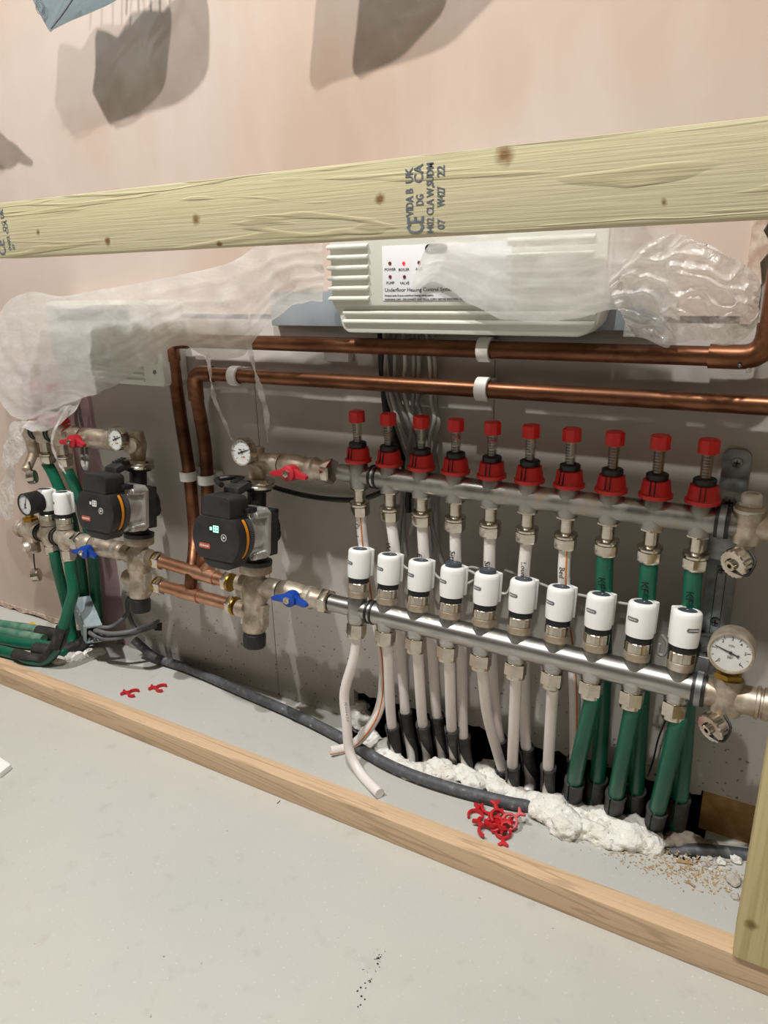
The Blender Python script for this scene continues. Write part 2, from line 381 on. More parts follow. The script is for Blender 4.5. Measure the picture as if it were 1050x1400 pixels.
for i,((lx,ly,lz),e) in enumerate(LAMPS):
    dl = thing('ceiling_downlight',('round recessed ceiling downlight above the left pump','round recessed ceiling downlight above the ten-port manifold')[i],'light',(lx,ly,2.4),'recessed ceiling downlights')
    M().lathe([(.030,0),(.046,0),(.048,-.004),(.032,-.006),(.030,0)],(lx,ly,2.4),Z,24,cap=False).build('trim_ring','ring white',dl)
    M().lathe([(.0305,-.001),(.0305,.004)],(lx,ly,2.399),Z,20).build('diffuser','lamp',dl)

# ---------------------------------------------------------------- timbers
MAT['treated wood'] = wood('treated sawn timber',('#c2b98a','#ccc396','#9d9058'),0)
MAT['treated beam'] = MAT['treated wood']
bx0,bz0 = -.512,.7680
bo = V(((bx0+1.1)/2,-.1365,bz0))
kn = [(V(p)-bo,s) for p,s in (((-0.1097,-0.16,0.7976),1.0),((-0.2638,-0.16,0.7808),.9),((0.1386,-0.16,0.8039),.95),((0.4091,-0.16,0.7837),.5),((-0.0773,-0.16,0.7691),.7),((-0.3979,-0.16,0.7975),.6),((0.2686,-0.16,0.8316),1.5))]
MAT['beam wood'] = wood('treated beam timber',('#c6bd98','#d0c7a5','#9d9168'),0,kn,'#7a5526',bump=.9)
bm_ = thing('timber_beam','long sawn treated timber rail stamped with grey lettering across the wall','beam',tuple(bo))
M().box(bx0,1.1,-.160,-.113,bz0,.8395).build('rail','beam wood',bm_,bevel=.0025)
def stamp(a, b, s, h):
    # stencilled letters climb the face of the rail from a up to b
    text(s,.02,(a[0],-.1603,a[2]),Z,-X,'stamp ink',bm_,'stamp_lettering',fit=(b[2]-a[2],h),bold=.0003)
stamp((0.1869,-0.16,0.7696),(0.187,-0.16,0.7849),'CE',.0187); stamp((0.1754,-0.16,0.7862),(0.1757,-0.16,0.8112),'VIDA B',.0080)
stamp((0.1753,-0.16,0.8158),(0.1755,-0.16,0.8293),'UK',.0080); stamp((0.1864,-0.16,0.8153),(0.1865,-0.16,0.8316),'CA',.0098)
stamp((0.1867,-0.16,0.7951),(0.1867,-0.16,0.8046),'DG',.0082); stamp((0.1976,-0.16,0.7684),(0.1977,-0.16,0.8319),'0402 CLA W,SUDM',.0076)
stamp((0.2094,-0.16,0.7725),(0.2093,-0.16,0.7817),'07',.0078); stamp((0.2093,-0.16,0.7927),(0.2092,-0.16,0.8107),'W427',.0080); stamp((0.2092,-0.16,0.8189),(0.2092,-0.16,0.8284),'22',.0080)
stamp((-0.4749,-0.16,0.771),(-0.4688,-0.16,0.7912),'CE',.0160); stamp((-0.4613,-0.16,0.7773),(-0.4495,-0.16,0.8169),'0402 CLA',.0060); stamp((-0.4529,-0.16,0.778),(-0.4507,-0.16,0.7856),'07',.0055); stamp((-0.4653,-0.16,0.8025),(-0.4566,-0.16,0.8313),'DG UK',.0075)
MAT['post wood'] = wood('treated post timber',('#cbb987','#d6c696','#a8945c'),2,((V((-.02,-.024,.05)),1.1),),'#7d6530',rings=22)
M_ = M().box(.5475,.612,-.163,-.115,.038,.768); tag(M_.build('timber_post','post wood',bevel=.004),'upright treated timber post standing at the right end of the floor batten','post')
MAT['batten wood'] = wood('planed pine batten',('#d2b390','#dcbe9c','#9d8266'),0,rings=16,lineamt=.45,bump=.12,freq=62.0)
tag(M().box(-.742,1.1,-.1585,-.1315,0,.0375).build('floor_batten','batten wood',bevel=.0018),'long planed pine batten fixed along the grey floor','batten')
tag(M().box(-1.5,-.743,-.1595,-.1305,0,.0365).build('floor_batten','batten wood',bevel=.0018),'short pine batten butted to the left end of the long batten','batten')
tag(M().prism([((-0.5087,-0.3038,0.008)[0]-.12,(-0.5087,-0.3038,0.008)[1]),((-0.5087,-0.3038,0.008)[0],(-0.5087,-0.3038,0.008)[1]),((-0.4757,-0.3069,0.008)[0],(-0.4757,-0.3069,0.008)[1]),((-0.4713,-0.3284,0.008)[0],(-0.4713,-0.3284,0.008)[1]),((-0.4713,-0.3284,0.008)[0]-.14,(-0.4713,-0.3284,0.008)[1]-.12)],(0,0,.0005),X,Y,(0,0,.009)).build('white_board','white plastic',bevel=.0006),'corner of a thin white board lying on the floor at the left edge','board')

# ---------------------------------------------------------------- wiring centres on the wall
tag(M().box(-.172,.385,.046,.0585,.664,.712).build('backing_board','backing',bevel=.0008),'blue grey backing board on the wall behind the white controllers','board')
def rrect(x0,x1,z0,z1,r,n=5,corners=(1,1,1,1)):
    out = []
    for (cx,cz,a0,on) in ((x0+r,z0+r,180,corners[0]),(x1-r,z0+r,270,corners[1]),(x1-r,z1-r,0,corners[2]),(x0+r,z1-r,90,corners[3])):
        if on: out += [(cx+r*math.cos(math.radians(a0+90*k/n)),cz+r*math.sin(math.radians(a0+90*k/n))) for k in range(n+1)]
        else: out.append((x0 if a0 in(180,90) else x1, z0 if a0 in (180,270) else z1))
    return out
wc = thing('heating_controller','white underfloor heating controller with ribbed case and printed panel under the timber rail','controller',(.14,.0,.657))
M().prism([(-.034,.815),(-.034,.697),(-.030,.690),(-.024,.684),(-.021,.672),(-.018,.664),(-.010,.659),(.300,.659),(.312,.664),(.322,.674),(.326,.690),(.333,.697),(.333,.815)],(0,.004,0),X,Z,(0,.042,0)).build('case','controller white',wc,bevel=.004)
M().prism(rrect(-.030,.329,.694,.811,.006),(0,-.002,0),X,Z,(0,.007,0)).build('front_cover','controller white',wc,bevel=.0025)
for i in range(6):
    z = .7005+i*.0128; p = M().prism([(0,0),(-.0055,.0015),(-.0055,.0035),(0,.0065)],(-.033,-.0015,z),Y,Z,(.062,0,0)); p.build('louvre','controller white',wc,bevel=.0004)
for i in range(3):
    z = .6710+i*.0115; M().prism([(0,0),(-.005,.0015),(-.005,.0035),(0,.0065)],(-.016+.001*i,.0045,z),Y,Z,(.335,0,0)).build('rib','controller white',wc,bevel=.0004)
for i in range(4):
    z = .712+i*.017; M().prism([(0,0),(-.004,.0015),(-.004,.0035),(0,.0065)],(.215,-.0015,z),Y,Z,(.10,0,0)).build('louvre','controller white',wc,bevel=.0004)
lx0 = (0.0492,-0.003,0.7632)[0]; lz1 = (0.0493,-0.003,0.7658)[2]; lz0 = (0.0485,-0.003,0.7006)[2]
lb = M().box(lx0,lx0+.172,-.0030,-.0015,lz0,lz1).build('printed_panel','label white',wc,bevel=.0004)
for (px,on,s) in (((0.0605,-0.0032,0.7456),0,'POWER'),((0.0803,-0.0032,0.745),1,'BOILER'),((0.1016,-0.0032,0.7453),0,'AUX'),((0.0606,-0.0032,0.7294),0,'PUMP'),((0.081,-0.0032,0.729),0,'VALVE')):
    M().lathe([(.0021,0),(.0021,.001)],(px[0],-.0028,px[2]),-Y,12).build('led','led on' if on else 'led off',lb)
    text(s,.0047,(px[0],-.0032,px[2]-.0090),X,Z,'ink',lb,align='CENTER')
p = (0.0522,-0.0032,0.7114); text('Underfloor Heating Control System',.0066,(p[0],-.0032,p[2]),X,Z,'ink',lb)
text('Product code: 8 zone underfloor heating wiring centre',.0031,(p[0],-.0032,p[2]-.0058),X,Z,'ink',lb)
text('WARNING: 230V - DISCONNECT ELECTRICAL SUPPLY BEFORE REMOVING COVER',.0031,(p[0],-.0032,p[2]-.0105),X,Z,'ink',lb)
p = (0.1098,-0.0032,0.761); M().prism(rrect(p[0],p[0]+.030,p[2]-.006,p[2]+.005,.005),(0,-.0028,0),X,Z,(0,-.0006,0)).build('logo_pill','ink',lb)
text('ar',.009,(p[0]+.004,-.0037,p[2]-.003),X,Z,'label white',lb)
lc = thing('heating_controller','white heating controller wrapped in milky polythene on the left of the wall','controller',(-.5,.02,.567))
M().prism(rrect(-.635,-.366,.567,.702,.009),(0,.004,0),X,Z,(0,.055,0)).build('case','controller white',lc,bevel=.004)
M().prism(rrect(-.627,-.374,.604,.697,.007),(0,-.003,0),X,Z,(0,.010,0)).build('front_cover','controller white',lc,bevel=.003)
for i in range(3): M().prism([(0,0),(-.004,.0015),(-.004,.0035),(0,.0065)],(-.56,.0045,.573+i*.0095),Y,Z,(.15,0,0)).build('rib','controller white',lc,bevel=.0004)
M().prism(rrect(-.60,-.42,.672,.689,.003),(0,-.003,0),X,Z,(0,-.0012,0)).build('printed_panel','grey print',lc)
q = (-0.3856,0.003,0.5904); M().lathe([(.0035,0),(.0035,.0015)],(q[0],.0045,q[2]),-Y,12).build('screw','galv',lc)

# ---------------------------------------------------------------- polythene sheets
def sheet(cols, name, label, mat='polythene', nu=6, nv=34, amp=.008, seed=0, fr=(14,22), bulge=.0, cat='plastic sheet', fold=(1.3,4.5,.22)):
    top = spline([c[0] for c in cols],nu); bot = spline([c[1] for c in cols],nu); n = len(top); m = M(); P = []; F = []
    for i in range(n):
        d = bot[i]-top[i]
        for j in range(nv):
            t = j/(nv-1); p = top[i]+d*t
            s = i/n
            w = (abs(noise.noise(V((p.x*fr[0]+p.z*9,p.z*5-p.x*7,seed))))*1.4-.35) + .55*noise.noise(V((p.x*fr[1]*2,p.z*fr[1],seed+5)))
            w += .28*(1-abs(noise.noise(V((p.x*14+p.z*20,seed*3.1,p.z*5))))*2)**3
            fq = noise.noise(V((s*fold[0]+.8*noise.noise(V((s*3,t*3,seed))),t*fold[1],seed+21))); w += fold[2]*((1-abs(fq)*2.2)**3 if abs(fq) < .45 else 0)
            e = .3+.7*math.sin(math.pi*min(1,max(0,t)))
            p = p + V((.35*amp*noise.noise(V((p.z*40,p.x*30,seed+9))), -amp*w*e - bulge*math.sin(math.pi*t), .5*amp*noise.noise(V((p.x*45,seed+2,p.z*30)))*(1 if 0<j else 0)))
            P.append(p)
    for i in range(n-1):
        for j in range(nv-1): F.append((i*nv+j,(i+1)*nv+j,(i+1)*nv+j+1,i*nv+j+1))
    o = m.add(P,F).build(name,mat,ang=180)
    return tag(o,label,cat)
LEFT = [((-0.0258,-0.02,0.7789),(-0.0397,-0.01,0.7004)),((-0.0578,-0.02,0.7803),(-0.0881,-0.012,0.6949)),((-0.0904,-0.024,0.7807),(-0.13,-0.018,0.6686)),((-0.1316,-0.024,0.7732),(-0.1776,-0.022,0.6253)),
 ((-0.1781,-0.02,0.755),(-0.2386,-0.025,0.6216)),((-0.2537,-0.014,0.7432),(-0.2982,-0.025,0.6381)),((-0.3304,-0.014,0.7345),(-0.3761,-0.025,0.6045)),((-0.4015,-0.014,0.7261),(-0.4446,-0.025,0.5723)),((-0.477,-0.014,0.7193),(-0.5062,-0.025,0.5507)),
 ((-0.5655,-0.014,0.7109),(-0.6078,-0.025,0.5241)),((-0.6385,-0.014,0.7186),(-0.7049,-0.025,0.4933)),((-0.7231,-0.004,0.7029),(-0.764,-0.022,0.5078)),((-0.8286,0.02,0.6513),(-0.823,0,0.5428))]
sheet(LEFT,'polythene_sheet','milky polythene sheet draped over the left controller',seed=1,amp=.008,fold=(1.0,5.0,.28))
RIGHT = [((0.1317,-0.016,0.7802),(0.0958,-0.01,0.7258)),((0.1402,-0.016,0.7798),(0.0987,-0.01,0.712)),((0.1589,-0.018,0.7788),(0.1238,-0.01,0.7219)),((0.1817,-0.018,0.7785),(0.1617,-0.012,0.7038)),((0.2177,-0.02,0.7783),(0.1983,-0.014,0.6855)),
 ((0.2515,-0.02,0.7781),(0.2452,-0.014,0.6768)),((0.2919,-0.02,0.7775),(0.2959,-0.014,0.6796)),((0.3305,-0.02,0.7756),(0.3344,-0.01,0.6889)),((0.3601,-0.02,0.7734),(0.3626,-0.006,0.6926)),((0.3839,-0.02,0.7701),(0.3864,-0.002,0.6864)),((0.3993,-0.02,0.7693),(0.4093,-0.002,0.6775))]
sheet(RIGHT,'polythene_sheet','milky polythene sheet hanging over the right controller below the timber rail',seed=3,amp=.006)
BUN = [((0.3335,-0.01,0.7231),(0.3545,0.004,0.6719)),((0.3587,-0.03,0.7443),(0.38,0.004,0.663)),((0.3784,-0.034,0.7575),(0.4007,-0.004,0.6564)),((0.4023,-0.036,0.7632),(0.4229,-0.008,0.6579)),((0.4275,-0.036,0.7521),(0.4446,-0.012,0.6566)),((0.4485,-0.034,0.7427),(0.4616,-0.012,0.6577)),((0.4659,-0.03,0.7329),(0.4728,-0.008,0.6627)),((0.4774,-0.02,0.7219),(0.4816,0,0.6737)),((0.4825,0,0.7077),(0.4845,0.01,0.6882))]
sheet(BUN,'polythene_bundle','crumpled bundle of clear polythene beside the upper copper elbow',mat='crumpled film',seed=8,amp=.011,nu=12,nv=64,fr=(30,40),bulge=.006,fold=(6,6,.8))
sheet([((0.3526,0,0.6768),(0.352,0.002,0.6595)),((0.3686,-0.002,0.6748),(0.3733,0,0.6601)),((0.3843,-0.004,0.6721),(0.399,-0.004,0.6502)),((0.4021,-0.002,0.6608),(0.4041,-0.002,0.6563))],'polythene_scrap','torn polythene tail hanging under the crumpled bundle',mat='crumpled film',seed=12,amp=.007,nv=12)
def ribbon(pts, wd, name, label, seed=0):
    c = spline(pts,8); m = M(); P = []; F = []
    for i,p in enumerate(c):
        a = 2.2*noise.noise(V((i*.15,seed,0))); q = wd*(.5+.5*abs(noise.noise(V((i*.31,seed+4,0)))))*(1 if i<len(c)-3 else .5)
        d = V((math.cos(a),math.sin(a)*.7,.15))*q
        P += [p-d,p+V((0,-.003*math.sin(i*.9),0)),p+d]
    for i in range(len(c)-1):
        b = i*3; F += [(b,b+3,b+4,b+1),(b+1,b+4,b+5,b+2)]
    return tag(m.add(P,F).build(name,'polythene',ang=180),label,'plastic strip')
ribbon([(-0.2421,-0.022,0.6265),(-0.2426,-0.02,0.5928),(-0.2443,-0.015,0.5588),(-0.232,-0.012,0.5254),(-0.2108,-0.02,0.4969)],.006,'polythene_strip','torn polythene strip hanging down to the temperature gauge',1)
ribbon([(-0.162,-0.022,0.6453),(-0.1577,-0.02,0.6123),(-0.1542,-0.014,0.5748),(-0.1496,-0.01,0.5422),(-0.1551,-0.005,0.4966)],.008,'polythene_strip','torn polythene strip hanging right of the temperature gauge',4)
sheet([((-0.5556,-0.02,0.5497),(-0.5393,-0.024,0.5411)),((-0.5881,-0.02,0.535),(-0.5641,-0.03,0.5163)),((-0.6196,-0.02,0.5278),(-0.6168,-0.03,0.4863)),((-0.6576,-0.02,0.5147),(-0.6652,-0.034,0.4764)),((-0.6956,-0.02,0.4985),(-0.7065,-0.034,0.4798))],'polythene_scrap','torn polythene hem trailing over the red caps of the left manifold',seed=15,amp=.010,nv=12)
sheet([((-0.7021,-0.022,0.4957),(-0.6963,-0.04,0.4406)),((-0.7369,-0.02,0.49),(-0.7347,-0.04,0.4129)),((-0.7576,-0.02,0.48),(-0.7822,-0.03,0.3938)),((-0.7962,-0.01,0.4463),(-0.8342,-0.01,0.3833))],'polythene_scrap','crumpled polythene scrap at the left end of the two-port manifold',mat='crumpled film',seed=17,amp=.012,nv=14)
sheet([((-0.7655,-0.02,0.4079),(-0.8048,-0.02,0.2903)),((-0.8098,-0.01,0.386),(-0.8498,-0.01,0.2696)),((-0.8606,0,0.3471),(-0.8862,0,0.2804)),((-0.903,0.01,0.3235),(-0.9136,0.01,0.2899))],'polythene_scrap','pale polythene scrap hanging left of the black pressure gauge',mat='crumpled film',seed=19,amp=.010,nv=14)
ribbon([(-0.573,-0.03,0.5273),(-0.5936,-0.045,0.491),(-0.6035,-0.05,0.465),(-0.5972,-0.05,0.4351),(-0.5797,-0.05,0.4102)],.006,'polythene_strip','torn polythene strip hanging across the red lever of the left manifold',7)

# ---------------------------------------------------------------- bags hung on the wall
def pouch(outline, yc, th, name, label, mat='bag film', tilt=0):
    cx = sum(p[0] for p in outline)/len(outline); cz = sum(p[2] for p in outline)/len(outline)
    ring = spline(outline+[outline[0]],3)[:-1]; m = M(); n = len(ring); L = 5
    P = []; F = []
    for sgn in (-1,1):
        for j in range(L):
            k = j/L; h = th*math.sqrt(max(0,1-(1-k)**2)) if True else 0
            for p in ring:
                q = V((p.x+(cx-p.x)*k,p.y,p.z+(cz-p.z)*k)); q.y += sgn*th*(k**.6)*(1+.4*noise.noise(q*22)); P.append(q)
        P.append(V((cx,yc+sgn*th,cz)))
    blk = L*n+1
    for b in (0,blk):
        for j in range(L-1):
            for i in range(n): F.append((b+j*n+i,b+j*n+(i+1)%n,b+(j+1)*n+(i+1)%n,b+(j+1)*n+i))
        for i in range(n): F.append((b+(L-1)*n+i,b+(L-1)*n+(i+1)%n,b+L*n))
    for i in range(n): F.append((i,(i+1)%n,blk+(i+1)%n,blk+i))
    t = thing(name,label,'plastic bag',(cx,yc,cz)); m.add(P,F).build('film',mat,t,ang=60); return t
bag = pouch([V(q) for q in ((-0.5181,-0.02,1.1265),(-0.5022,-0.02,1.0992),(-0.4892,-0.02,1.0797),(-0.4791,-0.02,1.0809),(-0.4396,-0.02,1.0853),(-0.3975,-0.02,1.088),(-0.3449,-0.02,1.0936),(-0.2971,-0.015,1.1097),(-0.2832,-0.01,1.1424),(-0.2784,0,1.1777),(-0.3058,0,1.1962),(-0.3238,-0.005,1.173),(-0.3516,-0.01,1.1869),(-0.415,-0.01,1.197),(-0.451,-0.015,1.1794),(-0.4915,-0.015,1.1944),(-0.5046,-0.02,1.1571))],-.02,.008,'plastic_bag','blue grey plastic bag end hanging at the top left of the wall')
m = M(); m.tube(spline([(-0.4814,-0.023,1.0815),(-0.4474,-0.0285,1.0917),(-0.4176,-0.031,1.1052)],5),.0011,6); m.build('seam','stamp ink',bag)
p = (-0.4939,-0.0265,1.1089); m = M()
for r in (.0085,.0060): m.lathe([(r,0),(r+.0008,0),(r+.0008,.0006),(r,.0006),(r,0)],p,(.0,-1,-.15),24,cap=False)
m.build('round_mark','stamp ink',bag); text('30',.008,(p[0]-.0045,p[1]-.001,p[2]-.003),(1,0,.3),(-.3,-.1,1),'stamp ink',bag)
m = M()
for a,b in (((-0.4287,-0.01,1.1966),(-0.3686,0,1.4291)),((-0.405,-0.01,1.1949),(-0.3639,0.01,1.4327)),((-0.3822,-0.01,1.1917),(-0.3509,0,1.4236)),((-0.3656,-0.01,1.1882),(-0.3264,0.01,1.421)),((-0.3492,-0.01,1.1848),(-0.299,-0.01,1.4024)),((-0.3232,-0.005,1.1761),(-0.3285,0,1.4166))):
    m.tube([V(a),(V(a)+V(b))/2+V((.003,0,0)),V(b)],.0016,6)
m.build('hanging_cord','cable dark',bag)
for out,lab in (([V(q) for q in ((-0.0483,0,1.0532),(-0.0592,0,1.067),(-0.052,0,1.1065),(-0.0344,0,1.1655),(0.0296,0,1.1766),(0.114,0,1.1557),(0.1267,0,1.1153),(0.096,0,1.0898),(0.0636,0,1.0708),(0.0051,0,1.0624),(-0.0257,0,1.0595))],'plastic bag hanging above the middle of the wall'),
    ([V(q) for q in ((-.7953,-.01,1.1224),(-.7478,-.01,1.0849),(-.7259,-.01,1.0675),(-.7123,-.01,1.0619),(-.69,-.01,1.043),(-.6767,-.01,1.035),(-.6845,-.01,1.027),(-.7036,-.01,1.046),(-.7073,-.01,1.0399),(-.7254,-.01,1.0305),(-.7553,-.01,1.0286),(-.8222,-.01,1.0422),(-.8705,-.01,1.0864),(-.86,-.01,1.13))],'small plastic bag on the wall left of the others')):
    pouch(out,out[0][1],.008,'plastic_bag',lab)
# ---------------------------------------------------------------- copper pipework
TILT = -.148
ZU,ZL,YL = .463,.268,-.03
def XU(k): return .0015+.05*k
def XL(k): return .0095+.0491*k
def elbow(a, c, b, n=6):
    a,c,b = V(a),V(c),V(b); return [a*(1-t)**2+c*2*t*(1-t)+b*t*t for t in [k/n for k in range(n+1)]]
R = .0108
cp = thing('copper_pipe','upper horizontal copper pipe running under the white controllers','pipe',(0,.03,.6395))
M().tube([(-.335,.03,.6395),(.452,.03,.6395)],R,16).build('pipe','copper',cp)
M().tube([(.438,.03,.6395),(.462,.03,.6395)]+elbow((.468,.03,.6395),(.492,.03,.6395),(.4935,.03,.664))+[(.4935,.03,.675)],.0132,16).build('elbow','copper',cp)
M().tube([(.4935,.03,.67),(.494,.03,.84)],R,16).build('pipe','copper',cp)
M().tube([(-.333,.03,.6395)]+elbow((-.352,.03,.6395),(-.369,.03,.6395),(-.369,.03,.622))+[(-.369,.03,.606)],.0128,16).build('elbow','copper',cp)
V1 = spline([(-.369,.03,.618),(-0.3657,0.03,0.5139),(-0.3604,0.03,0.4258),(-0.3594,0.028,0.3607),(-0.3435,0.008,0.3023),(-0.3198,-0.03,0.2597),(-0.3246,-0.03,0.2385)],6)
M().tube(V1,R,16).build('pipe','copper',cp)
M().sphere((.470,.0165,.632),.0022,8,5).build('solder_drip','galv',cp); M().sphere((.479,.0175,.627),.003,8,5).build('solder_drip','clip white',cp)
cq = thing('copper_pipe','lower horizontal copper pipe running above the red flow meters','pipe',(0,.03,.589))
M().tube([(-.30,.03,.5885),(.56,.03,.5895)],R,16).build('pipe','copper',cq)
M().tube([(-.285,.03,.5885)]+elbow((-.304,.03,.5885),(-.3255,.03,.5885),(-.3255,.03,.566))+[(-.3255,.03,.545)],.0128,16).build('elbow','copper',cq)
M().tube(spline([(-.3255,.03,.556),(-0.3178,0.03,0.4806),(-0.3189,0.03,0.424),(-0.3232,0.028,0.3657),(-0.3139,0.006,0.3078),(-0.2903,-0.03,0.2824)],6),R,16).build('pipe','copper',cq)
def union_pipe(a, b, tee, label):
    a,b,tee = V(a),V(b),V(tee); d = (b-a).normalized(); L = (b-a).length
    t = thing('copper_pipe',label,'pipe',tuple((a+b)/2))
    M().tube([a+d*.012,b-d*.012],R,16).build('pipe','bright copper',t)
    q = (tee-a).dot(d); m = M().tube([a+d*(q-.022),a+d*(q+.022)],.0126,16); m.tube([a+d*q,a+d*q+V((0,.010,.018))],.0124,14); m.build('tee','bright copper',t)
    for e,s in ((a,1),(b,-1)):
        m = M().lathe([(.0125,0),(.0165,.001),(.0165,.011),(.0125,.013)],e+d*s*.004,d*s,6); m.build('compression_nut','nickel',t,bevel=.0008,ang=25)
        M().lathe([(.0148,0),(.0155,.001),(.0155,.005),(.0135,.006)],e+d*s*.001,d*s,18).build('brass_collar','brass',t)
    return t
union_pipe((-0.4063,-0.028,0.27),(-0.2296,-0.03,0.2615),(-0.287,-0.03,0.2712),'upper bright copper pipe linking the two mixing valves')
union_pipe((-0.4064,-0.032,0.2243),(-0.2222,-0.033,0.2224),(-0.3264,-0.03,0.2259),'lower bright copper pipe linking the two mixing valves')
# pipe clips
def clip_at(px, ax, label):
    px = V(px); ax = V(ax); s = Z if ax is X or ax == X else X
    t = thing('pipe_clip',label,'clip',(px.x,.058,px.z),'white pipe clips')
    out = []
    for k in range(19): a = math.radians(-130+260*k/18); out.append((-.0155*math.cos(a),.0155*math.sin(a)))
    for k in range(18,-1,-1): a = math.radians(-130+260*k/18); out.append((-.0112*math.cos(a),.0112*math.sin(a)))
    m = M().prism(out,px-ax*.008,Y,s,ax*.016); m.build('clip_band','clip white',t,bevel=.0006)
    M().obox(px-ax*.009-s*.0115+Y*.0115,ax*.018,s*.023,Y*.0165).build('clip_base','clip white',t,bevel=.0008)
clip_at((0.178,0.03,0.6394),X,'white clip holding the upper copper pipe under the right controller')
clip_at((0.1761,0.03,0.5896),X,'white clip holding the lower copper pipe above the fourth and fifth flow meters')
clip_at((-0.2363,0.03,0.5878),X,'white clip holding the lower copper pipe beside its left elbow')
clip_at((-0.3623,0.03,0.4126),Z,'left white clip on the vertical copper pipes')
clip_at((-0.3207,0.03,0.411),Z,'right white clip on the vertical copper pipes behind the pump')
for a,b,lab in (((-0.0796,0.055,0.6226),(-0.0369,0.055,0.6146),'white plastic clip plate under the upper copper pipe'),((0.3796,0.055,0.5823),(0.4189,0.055,0.5772),'white plastic clip plate under the lower copper pipe at the right')):
    tag(M().box(a[0],b[0],.044,.0588,min(a[2],b[2]),max(a[2],b[2])+.006).build('clip_plate','clip white',bevel=.001),lab,'clip')

# ---------------------------------------------------------------- manifold fittings
def port_body(m, o, ax, r=.0138, h=.0185):
    m.lathe([(r*.92,-h),(r,-h*.72),(r*1.06,0),(r,h*.72),(r*.92,h)],o,ax,24)
def flow_fitting(par, local_o=None):
    o = V(local_o)
    m = M().lathe([(.0118,-.0165),(.0130,-.0172),(.0130,-.0205),(.0118,-.0212)],o,Z,6); m.lathe([(.0085,-.020),(.0085,-.041)],o,Z,18)
    s = m.build('port_fitting','nickel',par,ang=25)
    m = M().lathe([(.0105,-.0385),(.0142,-.0398),(.0148,-.0422),(.0142,-.0448),(.0130,-.0462)],o,Z,22); m.lathe([(.0128,-.0455),(.0143,-.0465),(.0143,-.0570),(.0132,-.0600),(.009,-.0602)],o,Z,12,knurl=.0012)
    m.build('compression_nut','nickel',s,ang=25)
def return_fitting(par, o):
    o = V(o)
    s = M().lathe([(.0115,-.016),(.0125,-.0175),(.0125,-.0215),(.0110,-.0225)],o,Z,22).build('port_fitting','nickel',par,local=True)
    m = M().lathe([(.0120,-.0215),(.0148,-.0225),(.0148,-.0385),(.0120,-.0425),(.009,-.0427)],o,Z,6); m.lathe([(.0131,-.038),(.0131,-.0432),(.0095,-.0436)],o,Z,20)
    m.build('compression_nut','nickel',s,ang=25,local=True)
def rings(par, x, y, z, local=False, r=.0168):
    for d in (-.0045,.0035): M().lathe([(r-.003,0),(r,.0006),(r,.0036),(r-.003,.0042)],(x+d,y,z),X,24).build('rubber_ring','black',par,local=local)
    M().lathe([(r-.0015,0),(r-.0015,.0036)],(x-.0003,y,z),X,24).build('joint_collar','steel',par,local=local)
# flow (upper) manifold of ten ports
fm = thing('flow_manifold','long dusty steel upper manifold bar carrying ten red flow meters','manifold',(.225,0,ZU))
m = M().cyl((.031,0,ZU),(.500,0,ZU),.0150,24); m.cyl((-.030,0,ZU),(.024,0,ZU),.0125,24)
for k in range(10): port_body(m,(XU(k),0,ZU),Z)
m.build('bar','dusty steel',fm)
rings(fm,.027,0,ZU)
for k in range(10): flow_fitting(fm,(XU(k),0,ZU))
m = M().cyl((.49,0,ZU),(.565,0,ZU),.0152,24); port_body(m,(.5,0,ZU+.002),Z,.0165,.021); m.lathe([(.016,0),(.019,.002),(.019,.008),(.016,.010)],(.525,0,ZU),X,20)
m.build('end_tee','dusty nickel',fm)
m = M().lathe([(.0165,.016),(.0165,.0195)],(.4995,0,ZU),Z,24); m.lathe([(.0125,.0195),(.0125,.0265)],(.4995,0,ZU),Z,6); m.lathe([(.0105,.026),(.0105,.0345),(.0085,.0365),(.0065,.0365),(.0065,.034)],(.4995,0,ZU),Z,20)
m.build('air_vent','clip white',fm,ang=25)
def drain_cock(par, top, cap, local=False, axis=(-.55,-.80,-.18)):
    top,cap = V(top),V(cap); ax = V(axis).normalized()
    m = M().cyl(top,V((top.x,top.y,cap.z)),.0105,18); m.cyl(V((top.x,top.y,cap.z)),cap,.0085,16); m.build('drain_cock','dusty nickel',par)
    M().lathe([(.0140,-.007),(.0166,-.006),(.0168,.004),(.0155,.0052),(.0062,.0056),(.0060,.0098),(.0034,.0098),(.0034,.007)],cap,ax,40,knurl=.0010).build('drain_cap','nickel',par,ang=30)
    a,u,v = frame(ax); pts = []
    for k in range(13): q = math.pi*(.15+.9*k/12); pts.append(cap+a*.0068+u*(.0062*math.cos(q))+v*(.0062*math.sin(q)))
    pts += [cap+a*.006-u*.008+v*-.010+V((.004,0,.0)),cap-a*.001-u*.006-v*.0165,cap-a*.010+u*.004-v*.0155,cap-a*.014+u*.012-v*.004]
    M().tube(spline(pts,3),.0016,8).build('rubber_strap','black',par)
drain_cock(fm,(.499,0,ZU-.014),(0.4942,-0.03,0.4286))

